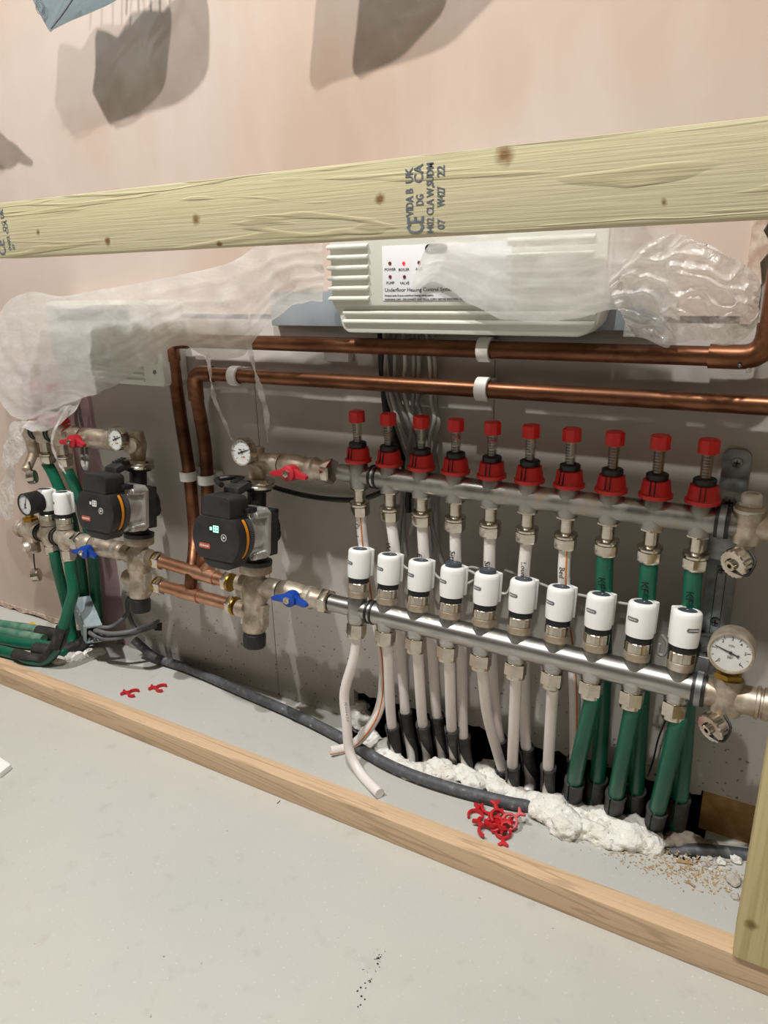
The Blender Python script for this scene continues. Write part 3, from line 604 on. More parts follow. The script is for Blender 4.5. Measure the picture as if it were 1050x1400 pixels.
# flow meters
def make_meter():
    t = thing('flow_meter','x','flow meter',(XU(0),0,ZU),'flow meters on the ten-port manifold')
    m = M().lathe([(.0150,.0185),(.0190,.0200),(.0192,.0240),(.0170,.0255),(.0155,.0365),(.0150,.0400),(.0120,.0410)],(0,0,0),Z,28); m.build('red_base','dusty red',t,local=True)
    m = M().lathe([(.0118,.039),(.0124,.0400),(.0124,.0470),(.0112,.0480),(.0062,.0480)],(0,0,0),Z,24); m.build('collar','black',t,local=True)
    m = M()
    for a in (-.0030,.0022): m.obox((a,-.0188,.0255),(.0010,0,0),(0,.004,.0012),(0,.0035,.0148))
    m.build('lock_slots','black',t,local=True)
    M().lathe([(.0063,.047),(.0063,.0775)],(0,0,0),Z,18).build('sight_tube','tube glass',t,local=True)
    m = M().lathe([(.0016,.047),(.0016,.077)],(0,0,0),Z,8)
    m.lathe([(.0040,.0555),(.0040,.0585)],(0,0,0),Z,12); m.build('float_stem','clip white',t,local=True)
    m = M()
    for k in range(7):
        for i in range(5): a = -2.2+.22*i; m.obox((.00648*math.cos(a),.00648*math.sin(a),.0515+.0034*k),(-.0015*math.sin(a),.0015*math.cos(a),0),(.0001*math.cos(a),.0001*math.sin(a),0),(0,0,.0006))
    m.build('scale_marks','ink',t,local=True)
    M().lathe([(.0095,.0755),(.0112,.0762),(.0112,.0905),(.0098,.0920),(.0060,.0922)],(0,0,0),Z,16,knurl=.0007).build('red_cap','red',t,local=True,ang=25)
    return t
fills = ['with clear tube','with clear tube','with clear tube','with red float','with red float','with clear tube','with clear tube','with brown tube','with brown tube','with brown tube']
meter = make_meter()
MAT['brown water'] = plain('brown water','#7a5a24','#95732f',.3)
for k in range(10):
    lab = 'red flow meter %s, %s from left on the ten-port manifold'%(fills[k],ORD[k])
    if k == 0: meter['label'] = lab; t = meter
    else: t = dup(meter,(XU(k),0,ZU),lab)
    t.rotation_euler.z = random.uniform(-.35,.35)
    if k in (3,4): tag(M().lathe([(.0050,.066),(.0050,.0695)],(0,0,0),Z,12).build('red_float','red',t,local=True),None,None)
    if k > 6: M().lathe([(.0054,.048),(.0054,.0765)],(0,0,0),Z,12).build('brown_water','brown water',t,local=True)
    elif k < 3: M().lathe([(.0046,.048),(.0046,.0660 if k==1 else .055)],(0,0,0),Z,12).build('brown_water','brown water' if k==1 else 'cable grey',t,local=True)

# return (lower) manifold of ten ports, leaning slightly towards the room
LO = (.225,YL,ZL)
rm = thing('return_manifold','long bright steel lower manifold bar carrying ten white actuators','manifold',LO,rot=(TILT,0,0))
m = M().cyl((.0365-.225,0,0),(.478-.225,0,0),.0166,28); m.cyl((-.036-.225,0,0),(.030-.225,0,0),.0130,24)
for k in range(10): port_body(m,(XL(k)-.225,0,0),Z,.0146,.0195)
m.build('bar','steel',rm,local=True)
rings(rm,.033-.225,0,0,True,.0178)
for k in range(10): return_fitting(rm,(XL(k)-.225,0,0))
m = M().cyl((.480-.225,0,0),(.538-.225,0,0),.0165,24); port_body(m,(.5035-.225,0,0),Z,.0178,.021); m.lathe([(.0165,0),(.0190,.001),(.0190,.004),(.0165,.005),(.0165,.007),(.0185,.008),(.0185,.014),(.015,.016),(.015,.05)],(.533-.225,0,0),X,24)
m.build('end_tee','dusty nickel',rm,local=True)
m = M().lathe([(.0130,.019),(.0155,.020),(.0155,.027),(.0120,.029)],(.5025-.225,0,0),Z,6); m.lathe([(.0085,.028),(.0085,.034)],(.5025-.225,0,0),Z,16); m.build('brass_bush','brass',rm,local=True,ang=25)
drain_cock(rm,(.499,YL-.002,ZL-.016),(0.4952,-0.065,0.2446))
# pressure gauge on the lower bar
def dial_gauge(name, label, c, r, depth, needle, body, marks=11, words=(), ax=(0,-1,0), cat='gauge', a0=225, a1=-45):
    c = V(c); ax = V(ax).normalized(); ex = ax.cross(Z).normalized()*-1; ez = ex.cross(ax)*-1
    if ez.z < 0: ez = -ez
    if ex.x < 0: ex = -ex
    t = thing(name,label,cat,tuple(c-ez*r))
    M().lathe([(r*.92,-depth),(r,-depth*.9),(r,-.001),(r*.985,.0012),(r*.90,.0015),(r*.88,-.0012)],c,ax,36,cap=False).build('case',body,t)
    f = M().lathe([(r*.90,-.0022),(r*.90,-.0012)],c,ax,32).build('dial','dial',t)
    M().lathe([(r*.95,-depth),(r*.95,-depth+.001)],c,ax,24).build('back',body,t)
    m = M()
    for k in range(marks):
        a = math.radians(a0+(a1-a0)*k/(marks-1)); d = ex*math.cos(a)+ez*math.sin(a); n = ax.cross(d); big = k%2==0
        m.obox(c+d*(r*(.66 if big else .72))-n*.0003-ax*.0011,d*(r*(.16 if big else .1)),n*(.0007 if big else .0004),ax*.0002)
    m.build('scale','ink',f)
    a = math.radians(needle); d = ex*math.cos(a)+ez*math.sin(a); n = ax.cross(d)
    m = M().prism([(-r*.38,-.0014),(-r*.30,-.0014),(-r*.28,-.0006),(0,-.0009),(r*.72,-.0003),(r*.72,.0003),(0,.0009),(-r*.28,.0006),(-r*.30,.0014),(-r*.38,.0014)],c-ax*.0006,d,n,ax*.0004)
    m.lathe([(.0018,-.0008),(.0018,.0004)],c,ax,10); m.build('needle','ink',f)
    for s,px,pz,sz,mt in words: text(s,sz,c+ex*px*r+ez*pz*r-ax*.0010,ex,ez,mt,f,align='CENTER')
    M().lathe([(r*.90,.0004),(r*.90,.0006)],c,ax,28).build('glass','dial glass',t)
    return t
pg = dial_gauge('pressure_gauge','round steel pressure gauge with white dial at the right end of the lower manifold',(0.5023,-0.052,0.3327),.0238,.030,162,'dusty nickel',11,
  (('0',-.44,-.52,.0050,'ink'),('1',-.60,.02,.0050,'ink'),('2',-.38,.42,.0050,'ink'),('3',0,.60,.0050,'ink'),('4',.38,.42,.0050,'ink'),('5',.60,.02,.0050,'ink'),('6',.44,-.52,.0050,'ink'),('bar',0,-.28,.0045,'ink'),('MPa',0,.28,.0035,'grey print')),ax=(-.02,-.97,.12))
# actuators
def make_act():
    t = thing('actuator','x','actuator',(XL(0),YL,ZL),'white actuators on the ten-port manifold',rot=(TILT,0,0))
    M().lathe([(.0125,.0185),(.0152,.0195),(.0152,.0285),(.0140,.0295)],(0,0,0),Z,26).build('valve_ring','dusty nickel',t,local=True)
    M().lathe([(.0140,.0290),(.0155,.0298),(.0155,.0405),(.0148,.0415)],(0,0,0),Z,36,knurl=.0005).build('knurled_nut','nickel',t,local=True,ang=20)
    M().lathe([(.0140,.0412),(.0150,.0420),(.0150,.0480),(.0140,.0500)],(0,0,0),Z,24).build('black_ring','black',t,local=True)
    M().lathe([(.0148,.0490),(.0162,.0496),(.0169,.0600),(.0169,.0840),(.0164,.0882),(.0148,.0903),(.0115,.0910),(.0112,.0902),(.001,.0902)],(0,0,0),Z,36).build('body','white plastic',t,local=True,ang=60)
    d = V((math.cos(math.radians(60)),math.sin(math.radians(60)),0)); e = Z.cross(d)
    m = M().prism([(.010,-.0095),(.0185,-.0095),(.0205,-.0070),(.0205,.0070),(.0185,.0095),(.010,.0095)],(0,0,.0505),d,e,(0,0,.0395)); m.build('cable_housing','white plastic',t,local=True,bevel=.0012)
    d2 = -d; e2 = Z.cross(d2); m = M(); m2 = M()
    def patch(mm, w, h, r):
        n = 16; P = []; F = []
        for k in range(n+1):
            a = -w/2+w*k/n; q = max(0,abs(a)-(w/2-h/2)); b = math.sqrt(max(1e-9,h*h/4-q*q)); th = a/.0173
            for sg in (-1,1): P.append(d2*(r*math.cos(th))+e2*(r*math.sin(th))+Z*(.0715+sg*b))
        for k in range(n): F.append((2*k,2*k+2,2*k+3,2*k+1))
        mm.add(P,F)
    patch(m,.0165,.0050,.0171); m.build('badge','badge',t,local=True)
    m2 = M()
    for i in range(7):
        th = (-.0052+.00165*i)/.0173; q = d2*(.0174*math.cos(th))+e2*(.0174*math.sin(th))+Z*(.0715-.0008)
        m2.obox(q,e2*.0009,Z*.0017,d2*.0002)
    m2.build('badge_print','clip white',t,local=True)
    return t
act = make_act()
def disc(t, z):
    m = M().lathe([(.0110,.0890),(.0110,z-.0006),(.0102,z),(.001,z)],(0,0,0),Z,28); d = m.build('indicator_disc','disc grey',t,local=True)
    M().lathe([(.0009,z),(.0009,z+.0002)],(.001,.001,0),Z,8).build('dot','clip white',d,local=True)
DZ = []
rings_ = [0,0,0,.0052,.0050,.0012,0,0,0,0]
for k in range(10):
    ex = ' with raised grey button' if k in (3,4) else ''
    lab = 'white drum actuator%s, %s from the left on the lower ten-port manifold'%(ex,ORD[k])
    if k == 0: act['label'] = lab; t = act
    else: t = dup(act,(XL(k),YL,ZL),lab)
    if k == 9: t.rotation_mode = 'XYZ'; t.rotation_euler = (Matrix.Rotation(TILT,3,'X')@Matrix.Rotation(math.radians(68),3,'Z')).to_euler()
    elif k: t.rotation_euler = (Matrix.Rotation(TILT,3,'X')@Matrix.Rotation(random.uniform(-.08,.08),3,'Z')).to_euler()
    disc_z = .0907+rings_[k]; DZ.append((t,disc_z))

for t,z_ in DZ: disc(t,z_)
# brackets
br = thing('manifold_bracket','galvanised slotted steel bracket with rubber lined clamps right of the last flow meter','bracket',(.478,.058,.27))
M().box(.4615,.4935,.055,.0595,.272,.42).build('slotted_plate','galv',br,bevel=.0012)
m = M()
for x in (.4720,.4820): m.box(x,x+.0009,.0541,.0552,.285,.41)
m.build('plate_groove','black',br)
M().prism(rrect(.4625,.4925,.476,.534,.010,5,(0,0,1,1)),(0,.0545,0),X,Z,(0,.0045,0)).build('top_tab','galv',br,bevel=.0008)
M().prism([(.055,.500),(.030,.490),(.022,.478),(.022,.455),(.025,.455),(.025,.477),(.032,.487),(.057,.497)],(.463,0,0),Y,Z,(.029,0,0)).build('clamp_arm','galv',br,bevel=.0006)
M().prism([(.055,.395),(.030,.40),(.022,.41),(.022,.445),(.025,.445),(.025,.412),(.032,.403),(.057,.398)],(.4605,0,0),Y,Z,(.029,0,0)).build('clamp_arm','galv',br,bevel=.0006)
def screw(p, par, r=.0062):
    p = V(p); m = M().lathe([(r,0),(r*.95,.0012),(r*.5,.0026),(r*.1,.003)],p,-Y,16); s = m.build('screw','galv',par)
    m = M().obox(p+V((-r*.55,-.0034,-r*.12)),(r*1.1,0,0),(0,.002,0),(0,0,r*.24)); m.obox(p+V((-r*.12,-.0034,-r*.55)),(r*.24,0,0),(0,.002,0),(0,0,r*1.1)); m.build('cross_slot','ink',s)
screw((.478,.0545,.5185),br); screw((.4775,.0215,.4805),br,.0078); screw((.4770,.0545,.386),br); screw((.4775,.0545,.316),br)
def strap(par, x, y, z, r, w=.0145):
    out = []
    a0,a1 = 75,290
    for mat_,r0,r1,ww in (('black',r,r+.0028,w),('galv',r+.0028,r+.0042,w*.45)):
        poly = [(r1*math.cos(math.radians(a0+(a1-a0)*k/20)),r1*math.sin(math.radians(a0+(a1-a0)*k/20))) for k in range(21)]+[(r0*math.cos(math.radians(a0+(a1-a0)*k/20)),r0*math.sin(math.radians(a0+(a1-a0)*k/20))) for k in range(20,-1,-1)]
        M().prism(poly,(x-ww/2,y,z),Y,Z,(ww,0,0)).build('clamp_rubber' if mat_=='black' else 'clamp_strap',mat_,par)
strap(br,.4745,0,ZU,.0152); strap(br,.4745,YL,ZL,.0168)
M().prism([(.055,.300),(.020,.310),(-.012,.300),(-.020,.284),(-.016,.284),(-.009,.296),(.020,.306),(.056,.296)],(.463,0,0),Y,Z,(.027,0,0)).build('clamp_arm','galv',br,bevel=.0006)
screw((.4765,-.006,.305),br,.0072)

# ---------------------------------------------------------------- heating pipes
WR,GR = .0078,.0105
def pipe(pts, r, mat, label, cat='pipe', n=8, stripe=None, name=None):
    c = spline(pts,n)
    if stripe is None: return tag(M().tube(c,r,16).build(name or 'heating_pipe',mat),label,cat)
    t = thing(name or 'heating_pipe',label,cat,tuple(c[-1])); M().tube(c,r,16).build('pipe',mat,t)
    for off in ((-.25,-1),):
        M().tube([p+V((stripe[0]*r,stripe[1]*r,0)) for p in c],.0011,6).build('stripe','orange',t)
    return t
def support(path, r, label, front=.10, s0=0, deep=.026):
    # black bend support: collar on top, open channel below
    c = path; t = thing('bend_support',label,'pipe support',tuple(c[-1]),'black pipe bend supports')
    def prof(half_lo, half_hi, r0, r1):
        def f(s):
            k = min(1,max(0,(s-front)/.16)); h = half_lo+(half_hi-half_lo)*k; L = []
            for i in range(15): a = math.pi+ (math.pi-h)*(1-2*i/14); L.append((r1*math.cos(a)*1,r1*math.sin(a)))
            for i in range(14,-1,-1): a = math.pi+(math.pi-h)*(1-2*i/14); L.append((r0*math.cos(a),r0*math.sin(a)))
            return L
        return f
    M().tube(c,0,prof=prof(math.radians(6),math.radians(80),r+.0004,r+.0026),ref=(-.25,-1,.1)).build('channel','support',t)
    M().tube(c[:max(2,int(len(c)*.05))],0,prof=prof(math.radians(6),math.radians(6),r+.0024,r+.0036),ref=(-.25,-1,.1)).build('collar_rim','support',t)
    return t
def foot(p, dx=.012, dy=-.045):
    p = V(p); return [p,p+V((dx*.4,dy*.25,-.022)),p+V((dx,dy*.7,-.042))]
def seg_from(pts, r, start, label, front=.10):
    # the support follows the last stretch of the pipe, from height `start` down
    c = spline(pts,14); i = next(k for k,p in enumerate(c) if p.z < start); return support(c[i:],r,label,front)
# white pairs 1..7 : return then flow
RP = {1:[(0.0617,-0.036,0.2311),(0.06,-0.03,0.199),(0.0489,-0.008,0.0918),(0.0471,0.0082,0)],
 2:[(0.1114,-0.036,0.2295),(0.1093,-0.03,0.206),(0.1002,-0.002,0.0939),(0.09,0.035,0)],
 3:[(0.16,-0.036,0.2283),(0.1585,-0.03,0.2018),(0.1477,0,0.1001),(0.1351,0.0403,0)],
 4:[(0.2086,-0.036,0.2277),(0.2087,-0.03,0.2043),(0.2062,0,0.1213),(0.2178,0.0408,0)],
 5:[(0.2569,-0.036,0.2277),(0.2547,-0.03,0.2005),(0.2441,0,0.0749),(0.2377,0.0216,0)],
 6:[(0.3061,-0.036,0.2243),(0.3043,-0.03,0.2041),(0.2959,0,0.086),(0.2903,0.0246,0)]}
RZ = {1:(0.0426,0,0.0691)[2],2:(0.099,0,0.0806)[2],3:(0.1478,0,0.0862)[2],4:.03,5:(0.2435,0,0.0597)[2],6:(0.2955,0,0.0748)[2]}
FP = {1:[(XU(1),0,ZU-.058),(0.0578,0,0.358),(0.0572,0.006,0.3123),(0.058,0.01,0.2117),(0.0615,0.016,0.0814),(0.0708,0.0186,0)],
 2:[(XU(2),0,ZU-.058),(0.1045,0,0.3551),(0.1059,0.006,0.3105),(0.1108,0.012,0.2068),(0.1129,0.02,0.1028),(0.1141,0.0415,0)],
 3:[(XU(3),0,ZU-.058),(0.1526,0,0.3604),(0.1524,0.006,0.3198),(0.1577,0.012,0.2092),(0.1581,0.02,0.0732),(0.1608,0.0299,0)],
 4:[(XU(4),0,ZU-.058),(0.2016,0,0.3587),(0.2012,0.006,0.3188),(0.2044,0.014,0.1957),(0.2123,0.024,0.0886),(0.2114,0.0706,0)],
 5:[(XU(5),0,ZU-.058),(0.2493,0,0.3573),(0.2488,0.006,0.318),(0.252,0.014,0.1926),(0.2544,0.026,0.0826),(0.2553,0.0531,0)],
 6:[(XU(6),0,ZU-.058),(0.3021,0,0.3624),(0.3066,0.008,0.3087),(0.3189,0.018,0.2171),(0.3246,0.03,0.0833),(0.3233,0.036,0.0428)]}
FZ = {1:(0.0602,0.016,0.0824)[2],2:(0.1129,0.02,0.0911)[2],3:(0.1594,0.02,0.0671)[2],4:(0.2114,0.024,0.0794)[2],5:(0.2546,0.026,0.0776)[2],6:(0.3248,0.03,0.0797)[2]}
FLOWP = {}
def mk(d, zz, kind, k):
    r = WR; pts = d[k]; f = foot(pts[-1],-.004 if k>4 else .006); full = pts[:-1]+f
    lab = {'r':'white return pipe dropping from under the %s actuator','f':'white flow pipe passing behind the %s actuator'}[kind]%ORD[k]
    pp = pipe(full,r,'pipe white',lab,stripe=(.55,-.84) if (kind=='f' and k==6) else None)
    if kind=='f': FLOWP[k] = pp
    if not (kind=='r' and k==4): seg_from(full,r,zz[k],('black bend support on the white return pipe under the %s actuator' if kind=='r' else 'black bend support on the white flow pipe behind the %s actuator')%ORD[k])
for k in range(1,7): mk(FP,FZ,'f',k); mk(RP,RZ,'r',k)
seg_from(RP[4][:-1]+foot(RP[4][-1],.006),WR,.022,'short black bend support on the white return pipe under the fifth actuator')
GRP = {7:[(0.357,-0.036,0.2286),(0.355,-0.034,0.2109),(0.3359,-0.004,0.0852),(0.3255,0.0296,0)],8:[(0.4056,-0.036,0.2276),(0.404,-0.034,0.2104),(0.3907,-0.004,0.0798),(0.3823,0.0299,0)],9:[(0.4557,-0.036,0.2279),(0.4559,-0.034,0.2064),(0.4437,-0.004,0.0762),(0.4366,0.0336,0)]}
GFP = {7:[(XU(7),0,ZU-.058),(0.3508,0,0.3961),(0.3515,0.004,0.3606),(0.3594,0.012,0.1976),(0.3593,0.024,0.0743),(0.3534,0.0393,0)],8:[(XU(8),0,ZU-.058),(0.4022,0,0.3932),(0.4027,0.004,0.3516),(0.4076,0.012,0.1958),(0.4095,0.028,0.0711),(0.4074,0.0482,0)],9:[(XU(9),0,ZU-.058),(0.4512,0,0.396),(0.4528,0.004,0.3528),(0.4622,0.012,0.1936),(0.4652,0.024,0.0777),(0.4627,0.0429,0)]}
GZ = {7:(0.3355,-0.003,0.07)[2],8:(0.3892,-0.003,0.0715)[2],9:(0.4425,-0.003,0.0669)[2]}
GFZ = {7:(0.3599,0.024,0.0649)[2],8:(0.4091,0.028,0.0638)[2],9:(0.4646,0.024,0.0741)[2]}
for k in (7,8,9):
    for d,zz,a,b in ((GFP,GFZ,'green flow pipe passing behind the %s actuator','black bend support on the green flow pipe behind the %s actuator'),(GRP,GZ,'green return pipe dropping from under the %s actuator','black bend support on the green return pipe under the %s actuator')):
        full = d[k][:-1]+foot(d[k][-1],-.002)
        pp = pipe(full,GR,'pipe green',a%ORD[k]); FLOWP.update({k:pp} if d is GFP else {}); seg_from(full,GR,zz[k],b%ORD[k],.16)
# first port: loose ends
p1 = pipe([(0.0121,-0.036,0.2309),(0.0046,-0.037,0.188),(-0.0134,-0.04,0.1252),(-0.0085,-0.045,0.0775),(-0.0008,-0.052,0.0313),(0.0268,-0.064,0.0078),(0.0737,-0.0892,0.008)],WR,'pipe white','white loose return pipe from the first actuator ending on the floor')
p2 = pipe([(0.0022,0,0.4073),(0.0033,0.003,0.3556),(0.0082,0.01,0.2893),(0.0176,0.014,0.2149),(0.0252,0.012,0.1672),(0.0286,0.006,0.1195),(0.0238,-0.006,0.0788),(0.0029,-0.016,0.0391),(-0.0254,-0.0169,0.008),(-0.0454,-0.0402,0.008)],WR,'pipe white','white pipe with orange stripe from the first flow meter curling to the floor',stripe=(.45,-.9))
# hand written names on the pipes
WN = [('Pa... t',(0.0039,-0.0088,0.3924),.010,'on the first white flow pipe'),('W.C',(0.0523,-0.0088,0.3712),.012,'on the second white flow pipe'),('Ent',(0.1011,-0.0088,0.3631),.012,'on the third white flow pipe'),
 ('Sitt',(0.1505,-0.0088,0.376),.012,'on the fourth white flow pipe'),('Sitt',(0.2002,-0.0088,0.3701),.012,'on the fifth white flow pipe'),('Loung',(0.2477,-0.0088,0.3777),.010,'on the sixth white flow pipe'),('Bed',(0.2986,-0.0088,0.38),.010,'on the seventh white flow pipe'),
 ('KF',(0.3466,-0.0118,0.3766),.013,'on the left green flow pipe'),('KF',(0.3972,-0.0118,0.3808),.013,'on the middle green flow pipe'),('KF',(0.446,-0.0118,0.3785),.013,'on the right green flow pipe')]
FLOWP[0] = p2
for k,(s,px,sz,lab) in enumerate(WN):
    r = WR if k < 7 else GR; text(s,sz,(XU(k)-.36*sz,-r-.0004,px[2]),-Z,X,'ink',FLOWP[k],'handwriting',wrap=(XU(k),-.0003,r+.0003))
text('PEX 16 x 2.0',.0062,V((-0.0065,-0.0515,0.1172)),V((.08,0,-1)),V((1,0,.08)),'grey print',p1,'pipe_print')
# ---------------------------------------------------------------- pump columns
def make_pump(loc, label):
    t = thing('circulation_pump',label,'pump',loc,rot=(TILT,0,0)); zc = .092; B = lambda m,n,mat,p=t,**k: m.build(n,mat,p,local=True,**k)
    B(M().lathe([(.0255,.034),(.0262,.035),(.0262,.041),(.019,.043),(.0145,.050),(.0145,.062)],(0,0,0),Z,28),'lower_flange','black')
    B(M().lathe([(.0145,.122),(.0145,.150),(.0225,.153),(.0225,.157)],(0,0,0),Z,28),'upper_flange','black')
    m = M().lathe([(.020,.030),(.031,.022),(.0345,.006),(.0345,-.012)],(0,0,zc),Y,28); m.lathe([(.011,0),(.011,.012)],(.020,.012,zc-.008),X,14); m.box(-.037,.039,-.013,.006,zc-.036,zc+.036)
    B(m,'volute','dusty black',bevel=.002)
    pl = [(-.040,-.032),(-.032,-.040),(.032,-.040),(.040,-.032),(.040,.032),(.032,.040),(-.032,.040),(-.040,.032)]
    B(M().prism(pl,(0,-.013,zc),X,Z,(0,-.008,0)),'motor_flange','silver',bevel=.0015)
    m = M().lathe([(.0385,-.004),(.0385,.004),(.0365,.010),(.0355,.034)],(0,-.055,zc),Y,32)
    for a in (40,70,110,140): 
        r_ = math.radians(a); m.obox((.0350*math.cos(r_)-.0015,-.058,zc+.0350*math.sin(r_)),(.003,0,0),(0,.038,0),(.0045*math.cos(r_),0,.0045*math.sin(r_)))
    B(m,'motor_can','silver')
    for sx in (-1,1):
        for sz in (-1,1):
            b = B(M().cyl((.0325*sx,-.020,zc+.0315*sz),(.0325*sx,-.044,zc+.0315*sz),.0072,16,.0062),'bolt_boss','silver')
            m = M().lathe([(.0050,0),(.0050,.005),(.0030,.0052),(.0030,.003)],(.0325*sx,-.044,zc+.0315*sz),-Y,14); B(m,'bolt','silver',b)
    rg = []
    for k in range(48):
        a = 2*math.pi*k/48; rg.append((.0432*math.cos(a),max(-.0330,min(.0318,.0432*math.sin(a)))))
    B(M().prism(rg,(0,-.0785,zc),X,Z,(0,.0235,0)),'control_ring','black',bevel=.001)
    def arc(r0, r1, a0, a1, y0, y1, n, mat):
        p = [(r1*math.cos(math.radians(a0+(a1-a0)*k/18)),r1*math.sin(math.radians(a0+(a1-a0)*k/18))) for k in range(19)]+[(r0*math.cos(math.radians(a0+(a1-a0)*k/18)),r0*math.sin(math.radians(a0+(a1-a0)*k/18))) for k in range(18,-1,-1)]
        return B(M().prism(p,(0,y0,zc),X,Z,(0,y1-y0,0)),n,mat)
    arc(.0420,.0440,-44,42,-.0735,-.0690,'orange_band','pump orange')
    m = M()
    for k in range(26):
        a = math.radians(-42+82*k/25); q = V((.0440*math.cos(a),0,.0440*math.sin(a)))
        for y in (-.0655,-.0625,-.0595): m.obox(V((q.x,y,zc+q.z)),(0,.0016,0),V((-math.sin(a),0,math.cos(a)))*.0011,(.0002,0,0))
    B(m,'ring_print','grey print')
    fp = []
    for k in range(48):
        a = 2*math.pi*k/48; fp.append((.0450*math.cos(a),max(-.0325,min(.0310,.0450*math.sin(a)))))
    face = B(M().prism(fp,(0,-.078,zc),X,Z,(0,-.015,0)),'control_face','plate grey',bevel=.0018)
    B(M().prism([(-.029,.0),(.0255,.0),(.0255,.0245),(.0235,.0290),(.0175,.0320),(-.022,.0320),(-.027,.0290),(-.029,.0245)],(0,-.091,zc+.0305),X,Z,(0,.040,0)),'terminal_box','plate grey',bevel=.0035)
    B(M().prism([(-.0295,.002),(.0340,.002),(.0270,-.0115),(.0210,-.0150),(-.0120,-.0150),(-.0220,-.0105)],(0,-.0905,zc-.031),X,Z,(0,.032,0)),'lower_lobe','plate grey',bevel=.003)
    B(M().box(.012,.034,-.060,-.040,zc+.036,zc+.044),'lid_catch','black',bevel=.002)
    B(M().prism(rrect(-.0110,.0075,.0085,.0200,.001),(0,-.0932,zc),X,Z,(0,-.0004,0)),'display','black',face)
    m = M().prism(rrect(-.0036,.0070,.0092,.0194,.0006),(0,-.0936,zc),X,Z,(0,-.0003,0)); m.prism(rrect(-.0100,-.0055,.0115,.0165,.0004),(0,-.0936,zc),X,Z,(0,-.0003,0)); B(m,'display_lit','display',face)
    m = M()
    for a,b in ((-.0016,.0120),(.0034,.0120),(-.0016,.0160),(.0034,.0160)): m.prism(rrect(a,a+.0022,b,b+.0014,.0002),(0,-.0939,zc),X,Z,(0,-.0002,0))
    B(m,'display_digit','black',face)
    m = M().lathe([(.0052,0),(.0052,.0004),(.0044,.0004),(.0044,0),(.0052,0)],(.0165,-.0932,zc+.0035),-Y,24,cap=False); m.prism([(-.0016,-.0024),(.0026,0),(-.0016,.0024)],(.0165,-.0932,zc+.0035),X,Z,(0,-.0004,0)); B(m,'button_mark','clip white',face)
    lg = B(M().prism(rrect(-.0310,-.0095,-.0175,-.0098,.0028),(0,-.0931,zc),X,Z,(0,-.0004,0)),'logo_plate','logo red',face)
    m = M()
    for k in range(8): m.obox((-.0290+.0022*k,-.0937,zc-.0150),(.0013,0,0),(0,.0003,0),(0,0,.0026))
    B(m,'logo_print','clip white',face)
    m = M().prism([(-.012,.0),(.018,.0),(.021,.008),(.012,.019),(-.012,.021),(-.018,.014)],(0,-.047,zc+.044),Y,Z,(.0,0,0)) if False else M().obox((-.020,-.055,zc+.058),(.030,0,0),(0,.034,.010),(0,0,.013))
    pg_ = B(m,'cable_plug','dusty black',bevel=.004)
    m = M()
    for k in range(4): m.obox((-.0195,-.040+.006*k,zc+.0755+.0018*k),(.012,0,0),(0,.003,.001),(0,0,.0012))
    B(m,'plug_grip','black',pg_)
    return t
def make_mixing(loc, label):
    t = thing('mixing_valve',label,'valve',loc,rot=(TILT,0,0)); B = lambda m,n,mat,p=t,**k: m.build(n,mat,p,local=True,**k)
    m = M().lathe([(.0165,-.078),(.0195,-.074),(.0200,-.060),(.0175,-.052),(.0175,-.034),(.0205,-.026),(.0215,-.010),(.0205,.006),(.0160,.012),(.0145,.017),(.0145,.021)],(0,0,0),Z,28)
    m.cyl((-.034,0,-.003),(0,0,-.003),.0145,20); m.cyl((-.034,0,-.046),(0,0,-.046),.0140,20); m.cyl((0,0,0),(.026,0,0),.0150,20)
    m.box(-.0225,.0225,-.008,.008,-.068,-.030); B(m,'body','dusty nickel')
    B(M().lathe([(.0235,.0205),(.0255,.0215),(.0260,.0300),(.0250,.0340)],(0,0,0),Z,32),'union_ring','dusty nickel')
    m = M().lathe([(.0172,-.078),(.0172,-.0815),(.0182,-.0822),(.0188,-.0840),(.0185,-.1010),(.0170,-.1040)],(0,0,0),Z,36,knurl=.0005); B(m,'adjuster_cap','black',ang=25)
    return t
def lever(t, hub, ax, wing, mat, hubr=.0118, local=False):
    # butterfly handle: hub with two drooping wings and a nut
    h = V(hub); a = V(ax).normalized(); e = V(wing).normalized(); n = a.cross(e)*-1
    if n.z < 0: n = -n
    m = M().lathe([(hubr*.95,-.010),(hubr,-.008),(hubr*.96,.006),(hubr*.55,.0085)],h,a,24)
    hd = m.build('handle',mat,t,bevel=0)
    for s in (-1,1):
        pts = [(.008,.0075),(.016,.0045),(.027,.0030),(.0318,.0010),(.0318,-.0030),(.0270,-.0052),(.016,-.0060),(.008,-.0075)]
        m = M().prism([(p*s,q-.0006*abs(p)*30*.2) for p,q in pts],h-a*.006+n*(0),e,n,a*.0085)
        for i,p in enumerate(m.v):
            d = abs((p-h).dot(e)); m.v[i] = p-n*(.10*max(0,d-.008))+a*(.16*max(0,d-.008))
        m.build('wing',mat,hd,bevel=.0016)
    M().lathe([(.0056,.0078),(.0056,.0110),(.0030,.0112),(.0030,.0098)],h,a,6).build('handle_nut','nickel',hd,ang=25)
